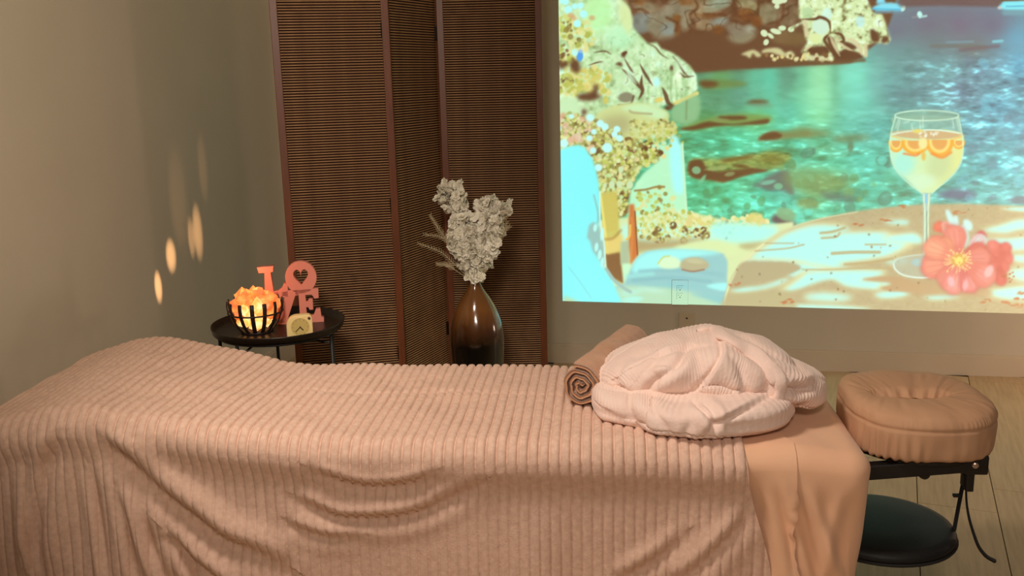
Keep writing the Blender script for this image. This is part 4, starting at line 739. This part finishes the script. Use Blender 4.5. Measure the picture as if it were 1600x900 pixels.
# ================= face cradle =================
fc = bthing('face_cradle', 'padded face cradle with tan fitted cover at the head of the massage table', 'face cradle', .84, 2.57)
def cradle():
    th = np.linspace(0, 2*PI, 360, endpoint=False); cu_, cv_ = .838, 2.565
    prof = [(.0,-.024),(.0,-.019),(.04,-.011),(.10,-.003),(.18,.001),(.5,.004),(.68,.002),(.82,-.004),(.92,-.012),(.98,-.026),(1.0,-.042),(1.005,-.06),(1.0,-.085),(.985,-.108),(.95,-.122),(.85,-.128),(.6,-.126)]
    pf = cat(prof, 70); P = np.zeros((70, 360, 3)); n = 2.7
    co, si = np.cos(th), np.sin(th); ox = np.sign(co)*np.abs(co)**(2/n)*.188; oy = np.sign(si)*np.abs(si)**(2/n)*.222
    ix, iy = -.022+co*.095, -.035+si*.022
    for j, (q, z) in enumerate(pf):
        P[j,:,0] = cu_+ix*(1-q)+ox*q; P[j,:,1] = cv_+iy*(1-q)+oy*q; P[j,:,2] = .668+z
    Nn = normals(P, True); Nn *= np.sign(((P-np.array([cu_,cv_,.6]))*Nn).sum(-1,keepdims=True))
    J = np.repeat(np.arange(70)[:,None]/69., 360, 1); TH = np.repeat(th[None], 70, 0); Zd = P[...,2]
    side = sst(.645,.60,Zd)*(J > .5); g = np.exp(-(((TH-4.15)/.55)**2))
    d = side*g*.0032*np.sin(TH*46+2*vn(TH*6, Zd*8, 3))*sst(.645,.56,Zd)
    d = d+(J > .4)*np.exp(-((Zd-.628)/.0035)**2)*-.004+(J > .4)*np.exp(-((Zd-.641)/.011)**2)*(.0012*np.sin(TH*95+vn(TH*9,Zd*0,4)*3)*(.35+.65*np.exp(-((TH-5.6)/.6)**2)))
    d = d+(J < .3)*(.004*np.sin(TH*17+1)*sst(.3,.1,J))*np.exp(-((TH-1.2)/1.0)**2)+.003*vn(TH*3, J*5, 9)+.0018*vn(TH*9, J*9, 10)
    return P+Nn*d[...,None]
P = cradle(); P0_ = np.array([.84,2.57,0]); F = gridF(70, 360, True)
F = np.vstack([F, np.array([[i,(i+1),359-i-1,359-i] for i in range(179)])])
link('cushion_cover', npmesh('cushion_cover', P-P0_, F), M['cover'], fc)
q = MB(); q.lathe([(0,-.012),(.17,-.012),(.185,-.006),(.185,.004),(0,.004)], 40); me = q.mesh('base_plate'); me.transform(Matrix.Diagonal((1.06,1.08,1,1))); link('base_plate', me, M['black'], fc, (.002,-.005,.535))
for vv in (-.175,.13): 
    MB().box(-.192,-.016,-.020,.115,.016,.020,.004,Matrix.Translation((0,vv,.518))@Matrix.Rotation(-.10,4,'Y')).put('side_bar', M['black'], fc)
q = MB(); q.box(.075,-.190,.500,.135,-.158,.552,.006); q.box(.084,-.186,.452,.104,-.162,.51,.004); q.put('bracket', M['black'], fc)
q = MB(); q.lathe([(0,0),(.013,0),(.015,.010),(.013,.018),(0,.018)],18); me = q.mesh('lock_knob'); me.transform(Matrix.Rotation(PI/2,4,'X')); link('lock_knob', me, M['black'], fc, (-.02,-.17,.499)); link('lock_knob', me, None, fc, (-.19,-.17,.484))
q = MB(); q.lathe([(0,0),(.008,0),(.008,.003),(.005,.005),(0,.005)],14); me = q.mesh('bolt'); me.transform(Matrix.Rotation(PI/2,4,'X')); tag(link('bolt', me, M['screw'], fc, (.100,-.191,.528)), 'round metal bolt head')
def strip(pts, w, th, name, m, parent):
    return MB().tube(pts, 1, 8, True, None) if False else MB().tube(pts, w, 4, True, (1, th/w)).put(name, m, parent)
# ================= arm shelf =================
ar = bthing('arm_shelf', 'round black padded arm shelf hanging under the face cradle', 'arm rest', .73, 2.44, .30)
q = MB(); q.lathe([(0,0),(.15,0),(.178,.004),(.19,.014),(.192,.026),(.186,.036),(.165,.042),(.08,.045),(0,.046)], 56); me = q.mesh('pad', True); me.transform(Matrix.Diagonal((1.0,.98,1,1))); link('pad', me, M['vinyl'], ar)
q = MB(); q.tube([(.192*math.cos(a),.188*math.sin(a),.012) for a in np.linspace(0,2*PI,50)], .004, 6); q.put('pad_seam', M['web'], ar, True)
q = MB(); q.tube([(.198,-.030,.235),(.196,-.030,.17),(.188,-.028,.08),(.184,-.028,.035)], .012, 4, True, (1,.45)); q.put('strap', M['web'], ar)
MB().box(.190,-.040,.160,.216,-.022,.196,.003).put('buckle', M['black'], ar); MB().box(.172,-.038,.128,.190,-.026,.136,.002).put('buckle_tab', M['black'], ar)
q = MB(); q.tube([tuple(x) for x in cat([(.202,-.034,.165),(.204,-.040,.12),(.212,-.046,.075),(.226,-.052,.03),(.238,-.058,.0),(.256,-.064,-.022),(.276,-.070,-.032)], 24)], [.006+.007*i/23 for i in range(24)], 4, True, (1,.42)); q.put('strap_tail', M['web'], ar)
# ================= round tray table =================
TX, TY, TZ = -1.485, 3.168, .660
t = thing('tray_table', 'round black metal tray table on thin legs in the corner beside the screen', 'side table', (TX,TY,0))
R0 = .235
MB().lathe([(0,TZ-.010),(.205,TZ-.010),(.228,TZ-.006),(R0,TZ+.012),(R0+.003,TZ+.013),(R0+.003,TZ+.009),(.232,TZ-.012),(.205,TZ-.015),(0,TZ-.015)],64).put('tray', M['tray'], t, True)
q = MB(); q.tube([((R0-.02)*math.cos(a),(R0-.02)*math.sin(a),TZ-.020) for a in np.linspace(0,2*PI,50)], .005, 6); q.put('ring_frame', M['black'], t, True)
for a in (198, 252, 352, 50, 118):
    c, s = math.cos(math.radians(a)), math.sin(math.radians(a)); r = R0-.022
    MB().tube([(r*c,r*s,TZ-.012),(r*c,r*s,.30),(r*.96*c,r*.96*s,.0)], .0065, 8).put('leg', M['black'], t, True)
MB().tube([((R0-.022)*math.cos(math.radians(252)),(R0-.022)*math.sin(math.radians(252)),TZ-.07),(-.01,-.14,TZ-.02)], .004, 6).put('brace', M['black'], t)
MB().tube([((R0-.022)*math.cos(math.radians(352)),(R0-.022)*math.sin(math.radians(352)),TZ-.055),(.06,-.05,TZ-.03),(.03,.02,TZ-.03)], .004, 6).put('brace', M['black'], t)
TT = TZ-.010                                             # upper face of the tray
# ================= salt lamp =================
LX, LY = -1.540, 3.105
t = thing('salt_lamp', 'black iron basket lamp heaped with glowing orange salt crystals on the tray', 'lamp', (LX,LY,TT))
LR = .098
prof = [(.052,.004),(.066,.018),(.082,.042),(.094,.072),(.098,.100),(.096,.118)]
MB().lathe([(0,0),(.056,0),(.058,.006),(.050,.010),(0,.010)],32).put('base_dish', M['iron'], t, True)
q = MB(); q.tube([(.0955*math.cos(a),.0955*math.sin(a),.074) for a in np.linspace(0,2*PI,41)], .0032, 6); q.put('band', M['iron'], t, True)
st_ = MB(); st_.tube([(r,0,z) for r, z in prof], .0075, 6, True, (1,.32)); sme = st_.mesh('strip', True); sme.materials.append(M['iron'])
for k in range(14): link('strip', sme, None, t, (0,0,0), 2*PI*k/14+.11)
def glow(name, c0, c1, c2, st):
    m = bpy.data.materials.new(name); m.use_nodes = True; N = m.node_tree.nodes; Lk = m.node_tree.links; b = N['Principled BSDF']
    tc = N.new('ShaderNodeTexCoord'); n = N.new('ShaderNodeTexNoise'); n.inputs['Scale'].default_value = 34; n.inputs['Detail'].default_value = 3; Lk.new(tc.outputs['Object'], n.inputs[0])
    r = N.new('ShaderNodeValToRGB'); e = r.color_ramp.elements; e[0].position = .34; e[0].color = (*c0,1); e[1].position = .66; e[1].color = (*c2,1); x = e.new(.5); x.color = (*c1,1)
    Lk.new(n.outputs[0], r.inputs[0]); Lk.new(r.outputs[0], b.inputs['Emission Color']); b.inputs['Emission Strength'].default_value = st
    b.inputs['Base Color'].default_value = (.8,.3,.12,1); b.inputs['Roughness'].default_value = .35; return m
M['salt'] = glow('lit_salt_crystal', (.50,.05,.008), (.80,.15,.02), (1.0,.38,.07), .85)
M['salt_hot'] = glow('lit_salt_crystal_near_bulb', (.95,.26,.035), (1.0,.48,.11), (1.0,.8,.38), 1.25)
M['salt_red'] = glow('lit_salt_crystal_red', (.62,.07,.02), (.80,.13,.03), (.9,.25,.06), .9)
def rock(r, seed):
    b = bmesh.new(); bmesh.ops.create_icosphere(b, subdivisions=1, radius=r); rr = random.Random(seed)
    for v in b.verts: v.co *= rr.uniform(.68,1.15)
    b.verts.ensure_lookup_table(); v0 = Vector((rr.uniform(.8,1.25), rr.uniform(.8,1.1), rr.uniform(.8,1.25)))
    for v in b.verts: v.co = Vector((v.co.x*v0.x, v.co.y*v0.y, v.co.z*v0.z))
    me = bpy.data.meshes.new('salt_crystal'); b.to_mesh(me); b.free(); return me
rk = random.Random(8); GL = 'salt crystals heaped above the lamp rim'; GI = 'salt crystals behind the iron strips'
def crystal(x, y, z, r, m, label, seed):
    tag(link('salt_crystal', rock(r, seed), m, None, (LX+x,LY+y,TT+z), rk.uniform(0,6)), label, 'salt crystal', GI if label == LBLI else GL)
LBL = 'orange glowing salt crystal heaped above the rim of the basket lamp'
LBLI = 'bright yellow salt crystal glowing behind the iron strips of the basket lamp'
sd_ = 0
for (z, ring, n, r) in ((.040,.046,7,.024),(.072,.066,10,.025),(.100,.070,10,.026),(.120,.046,7,.027),(.112,.0,1,.03),(.075,.02,3,.028)):
    for k in range(n):
        a = 2*PI*k/n+z*40; sd_ += 1; x, y = ring*math.cos(a), ring*math.sin(a)
        low = z < .09; hot = (math.hypot(x-.012, y+.05) < .035 and z < .11) or (z < .06)
        crystal(x+rk.uniform(-.004,.004), y+rk.uniform(-.004,.004), z+rk.uniform(-.004,.006), r*rk.uniform(.85,1.1), M['salt_hot'] if hot else M['salt'], LBLI if low else LBL, sd_)
crystal(.022,-.012,.150,.022,M['salt_red'],'dark red salt crystal topping the heap in the basket lamp',91)
crystal(-.018,-.022,.140,.023,M['salt'],LBL,92); crystal(.062,-.01,.128,.022,M['salt'],LBL,93); crystal(-.058,.005,.122,.022,M['salt'],LBL,94)
l = bpy.data.lights.new('salt_lamp_bulb', 'POINT'); l.energy = .35; l.color = (1,.42,.14); l.shadow_soft_size = .03; o = bpy.data.objects.new('salt_lamp_bulb', l); COL.objects.link(o); o.location = (LX,LY,TT+.21)
# narrow spots added over the basket to throw light streaks on the side wall
for (yy, zz, hh, e, ww) in ((4.000,.860,.085,4.2,.015),(3.940,.845,.062,2.6,.011),(3.755,.797,.050,4.4,.017),(3.632,.686,.046,4.2,.013),(4.10,1.14,.10,.7,.014),(3.86,1.02,.16,.35,.03)):
    l = bpy.data.lights.new('wall_streak_spot', 'SPOT'); l.energy = e*14; l.color = (1,.55,.26); l.shadow_soft_size = .0; src = Vector((LX-.03,LY+.05,TT+.175)); tgt = Vector((XL,yy,zz)); D = (tgt-src).length
    l.spot_size = 2*math.atan(hh*1.8/D); l.spot_blend = 1.0; o = bpy.data.objects.new('wall_streak_spot', l); COL.objects.link(o); o.location = src
    o.rotation_euler = (tgt-src).to_track_quat('-Z','Y').to_euler(); o.scale = (ww/hh*1.2,1,1)
# ================= LOVE sign =================
t = thing('love_sign', 'salmon pink cut-out sign spelling LOVE standing on the round tray', 'sign', (-1.462,3.235,TT), math.radians(20))
k_ = .00243
def lt(pts): return [((x-452)*k_*.93, (508-y)*k_) for x, y in pts]
circ = lambda cx, cy, r, n=40: [(cx+r*math.cos(2*PI*i/n), cy+r*math.sin(2*PI*i/n)) for i in range(n)]
def heart(cx, cy, s):
    out = []
    for i in range(40):
        a = 2*PI*i/40; x = 16*math.sin(a)**3; y = 13*math.cos(a)-5*math.cos(2*a)-2*math.cos(3*a)-math.cos(4*a); out.append((cx+x*s*.95, cy-2-y*s*1.15))
    return out
Lp = [(404,419),(429,418),(428,426),(424,427),(426,457),(434,457),(441,452),(444,446),(449,446),(449,466),(411,466),(413,463),(415,427),(406,427)]
link('letter', shape_mesh('letter', [lt(Lp)], .030, .0012), M['pink'], t)
link('letter', shape_mesh('letter', [lt(circ(471.5,437.5,24.5)), lt(heart(471.5,438,.80))], .030, .0012), M['pink'], t)
Vp = [(408,458),(434,458),(434,464),(430,465),(437,489),(444,465),(440,464),(440,458),(466,456),(466,464),(460,465),(443,506),(431,506),(414,465),(408,464)]
link('letter', shape_mesh('letter', [lt(Vp)], .030, .0012), M['pink'], t)
Ep = [(461,456.5),(497,456),(497,470.5),(491,471),(487,464.5),(476,464.5),(476,476),(480,476),(482,472),(487,472),(487,488),(482,488),(480,483.5),(476,483.5),(476,498),(488,498),(492,488.5),(498,488),(499,500),(503,502),(503,508),(429,508),(429,501),(463,501),(466,498),(466,464),(461,464)]
link('letter', shape_mesh('letter', [lt(Ep)], .030, .0012), M['pink'], t)
# ================= alarm clock =================
t = thing('alarm_clock', 'small cream square alarm clock with round dial on the black tray', 'clock', (-1.350,3.045,TT), math.radians(24))
w = .0415; hgt = .078
def rr_loop(x0, z0, x1, z1, rs, n=8):
    out = []
    for (cx, cz, r, a0) in ((x1-rs[0],z0+rs[0],rs[0],-90),(x1-rs[1],z1-rs[1],rs[1],0),(x0+rs[2],z1-rs[2],rs[2],90),(x0+rs[3],z0+rs[3],rs[3],180)):
        for i in range(n+1): a = math.radians(a0+90*i/n); out.append((cx+r*math.cos(a), cz+r*math.sin(a)))
    return out
link('case', shape_mesh('case', [rr_loop(-w,0,w,hgt,(.004,.012,.034,.004))], .034, .003), M['clock'], t)
def disc(name, m, par, r, th, x, y, z, ri=0):
    q = MB(); q.lathe(([(0,0)] if not ri else [(ri,0)])+[(r,0),(r,th)]+([(0,th)] if not ri else [(ri,th),(ri,0)]), 40); me = q.mesh(name); me.transform(Matrix.Rotation(PI/2,4,'X')); return link(name, me, m, par, (x,y,z))
d_ = disc('dial', M['dial'], t, .0315, .0006, .002, -.017, .040); disc('dial_rim', M['clock'], t, .0345, .0022, .002, -.017, .040, .0315)
q = MB()
for k in range(12): a = 2*PI*k/12; q.box(.026*math.cos(a)-.0008, -.0012, .026*math.sin(a)-.0014, .026*math.cos(a)+.0008, -.0005, .026*math.sin(a)+.0014)
q.put('hour_marks', M['hand'], d_)
def hand(a, L, wd, y): 
    me = MB().box(-wd/2,-.0004,-.003,wd/2,.0004,L,.0002).mesh('hand'); me.transform(Matrix.Rotation(a,4,'Y')); link('hand', me, M['hand'], d_, (0,y,0))
hand(math.radians(228), .024, .0030, -.0016); hand(math.radians(140), .015, .0034, -.0022); disc('hub', M['hand'], d_, .0024, .003, 0, 0, 0)
tag(disc('button', M['hand'], t, .0048, .003, .034, -.017, .069), 'round brown button')
# ================= vase =================
def glaze():
    m = bpy.data.materials.new('two_tone_glaze'); m.use_nodes = True; N = m.node_tree.nodes; Lk = m.node_tree.links; b = N['Principled BSDF']
    tc = N.new('ShaderNodeTexCoord'); sx = N.new('ShaderNodeSeparateXYZ'); n = N.new('ShaderNodeTexNoise'); n.inputs['Scale'].default_value = 22; mpn = N.new('ShaderNodeMapping'); mpn.inputs['Scale'].default_value = (1,1,.15)
    Lk.new(tc.outputs['Object'], mpn.inputs[0]); Lk.new(mpn.outputs[0], n.inputs[0]); Lk.new(tc.outputs['Object'], sx.inputs[0])
    ad = N.new('ShaderNodeMath'); ad.operation = 'MULTIPLY_ADD'; ad.inputs[1].default_value = .07; Lk.new(n.outputs[0], ad.inputs[0]); Lk.new(sx.outputs['Z'], ad.inputs[2])
    r = N.new('ShaderNodeValToRGB'); e = r.color_ramp.elements; e[0].position = .455; e[0].color = (.004,.0025,.002,1); e[1].position = .74; e[1].color = (.13,.052,.016,1); x = e.new(.60); x.color = (.20,.080,.020,1); x = e.new(.53); x.color = (.07,.024,.007,1)
    Lk.new(ad.outputs[0], r.inputs[0]); Lk.new(r.outputs[0], b.inputs['Base Color']); b.inputs['Roughness'].default_value = .16; b.inputs['Coat Weight'].default_value = .5; return m
M['glaze'] = glaze()
VX, VY = -.908, 3.86
t = thing('floor_vase', 'tall bottle-shaped brown glazed vase fading to black, in front of the folding screen', 'vase', (VX,VY,0))
vp = cat([(.06,.0),(.085,.01),(.098,.10),(.108,.24),(.115,.38),(.116,.44),(.108,.50),(.088,.56),(.062,.61),(.038,.645),(.026,.668),(.022,.682)], 60)
MB().lathe([(0,0)]+[tuple(x) for x in vp]+[(.026,.690),(.024,.694),(.018,.690),(.016,.66),(.02,.6)], 56).put('vase_body', M['glaze'], t, True)
q = MB(); q.tube([(.0235*math.cos(a),.0235*math.sin(a),.691) for a in np.linspace(0,2*PI,25)], .0035, 6); q.put('rim', M['glaze'], t, True)
# ---- blossom branches ----
def blossom_mesh(seed):
    rr = random.Random(seed); b = bmesh.new()
    for lay, (n, L, lift) in enumerate(((6,.024,.2),(5,.019,.62),(4,.012,1.1))):
        for k in range(n):
            a = 2*PI*k/n+lay*.5+rr.uniform(-.2,.2); w_ = L*rr.uniform(.5,.68); el = lift+rr.uniform(-.15,.15); rad = Vector((math.cos(a)*math.cos(el), math.sin(a)*math.cos(el), math.sin(el))); sd2 = Vector((-math.sin(a),math.cos(a),0)); u2 = rad.cross(sd2)
            p = [Vector((0,0,0)), rad*L*.55+sd2*w_*.8+u2*rr.uniform(-.003,.003), rad*L+sd2*w_*.55+u2*rr.uniform(-.004,.004), rad*L*1.06+u2*rr.uniform(-.005,.005), rad*L-sd2*w_*.55+u2*rr.uniform(-.004,.004), rad*L*.55-sd2*w_*.8+u2*rr.uniform(-.003,.003)]
            vs = [b.verts.new(x) for x in p]
            for i in range(1,5): b.faces.new((vs[0],vs[i],vs[i+1]))
    me = bpy.data.meshes.new('blossom'); b.to_mesh(me); b.free(); me.materials.append(M['blossom']); return me
bms = [blossom_mesh(i) for i in range(5)]; rb_ = random.Random(12)
NX = Vector((VX,VY,.69)); cyw = math.radians(3)
def pt(px, py, dep=0):                                   # sketch units of the bouquet -> point over the vase neck
    return Vector((NX.x+(px-741)*.00268, NX.y+dep, NX.z+(437-py)*.00270))
branches = [('white blossom branch rising highest in the vase, toward the middle screen panel', [(741,445),(735,420),(722,385),(711,350),(706,320),(700,292)], .03, [(700,295,9),(713,300,10),(719,312,8),(708,318,14),(722,330,10),(690,292,7),(690,308,6)]),
    ('white blossom branch in the middle of the bouquet with the densest petals', [(741,445),(738,415),(733,385),(728,355),(725,338)], -.02, [(718,345,10),(730,352,14),(722,365,16),(735,375,18),(725,388,16),(738,398,16),(728,405,12),(742,412,14),(712,378,10),(738,425,10),(750,424,8),(745,434,7)]),
    ('white blossom branch leaning toward the wall side of the vase', [(742,445),(750,415),(760,380),(768,345),(767,318)], .01, [(765,315,9),(772,318,8),(758,328,12),(768,340,12),(752,345,12),(760,362,14),(748,380,14),(760,392,12),(752,402,12),(770,372,9),(745,365,10),(764,352,10)]),
    ('white blossom branch leaning farthest out over the screen edge panel', [(742,445),(756,418),(770,385),(780,355),(788,325)], -.03, [(788,325,8),(797,322,6),(780,332,8),(783,348,9),(778,362,9),(772,378,10),(766,394,10),(760,408,9)])]
for (lab, path, dep, cl) in branches:
    base = thing('blossom_branch', lab, 'flower branch', NX, 0, 'blossom branches in the vase')
    pts = [pt(x,y, dep*(437-y)/120)-NX for x, y in path]; pts[0] = Vector((0,0,-.12)); pts.insert(1, Vector((0,0,-.01)))
    MB().tube([tuple(p) for p in cat([tuple(p) for p in pts], 20)], [.003-.0018*i/19 for i in range(20)], 6).put('stem', M['stem'], base, True)
    for (x, y, r) in cl:
        n = max(3, int(r*r/6))
        for k in range(n):
            a = rb_.uniform(0,6.28); q_ = 1.12*r*math.sqrt(rb_.random()); p = pt(x+q_*math.cos(a), y+q_*math.sin(a), dep*(437-y)/120+rb_.uniform(-.035,.03))-NX
            o = link('blossom', bms[rb_.randrange(5)], None, base, p); o.rotation_euler = (rb_.uniform(.2,2.4), rb_.uniform(-.7,.7), rb_.uniform(0,6.28)); s_ = rb_.uniform(.65,1.0); o.scale = (s_,s_,s_)
        c_ = min(path, key=lambda p_: abs(p_[1]-y)); MB().tube([tuple(pt(c_[0],c_[1]+6,dep*(437-y)/120)-NX), tuple(pt(x,y,dep*(437-y)/120)-NX)], .0012, 5).put('twig', M['stem'], base)
def sprig(label, tips):
    base = thing('dried_sprig', label, 'dried sprig', NX, 0)
    for j, (path, side) in enumerate(tips):
        c = cat(path, 26); P3 = [pt(x,y,-.03)-NX for x, y in c]; MB().tube([tuple(p) for p in P3], .0011, 5).put('stem', M['sprig'], base)
        q = MB()
        for i in range(9, 26):
            for sgn in (-1,1):
                d = P3[min(i+1,25)]-P3[i-1]; d.normalize(); nrm = Vector((-d.z,0,d.x))*sgn; L = .020*(1-.5*(i-9)/17)
                q.tube([tuple(P3[i]), tuple(P3[i]+d*L*.8+nrm*L*.7+Vector((0,rb_.uniform(-.008,.008),0)))], .0009, 4, False)
        o = q.put('needles', M['sprig'], base); o['kind'] = 'stuff'
sprig('feathery cream dried sprig reaching out past the middle screen panel', [([(742,440),(715,415),(690,392),(655,379)],1),([(742,440),(712,420),(700,412),(684,411)],1),([(742,440),(715,395),(695,370),(665,365)],1),([(741,440),(705,380),(688,355),(676,335)],1)])
sprig('feathery cream dried sprig reaching out toward the projected picture', [([(744,440),(770,400),(785,372),(797,345)],1),([(744,440),(768,395),(785,365),(800,352)],1),([(744,440),(765,398),(780,355),(797,335)],1)])
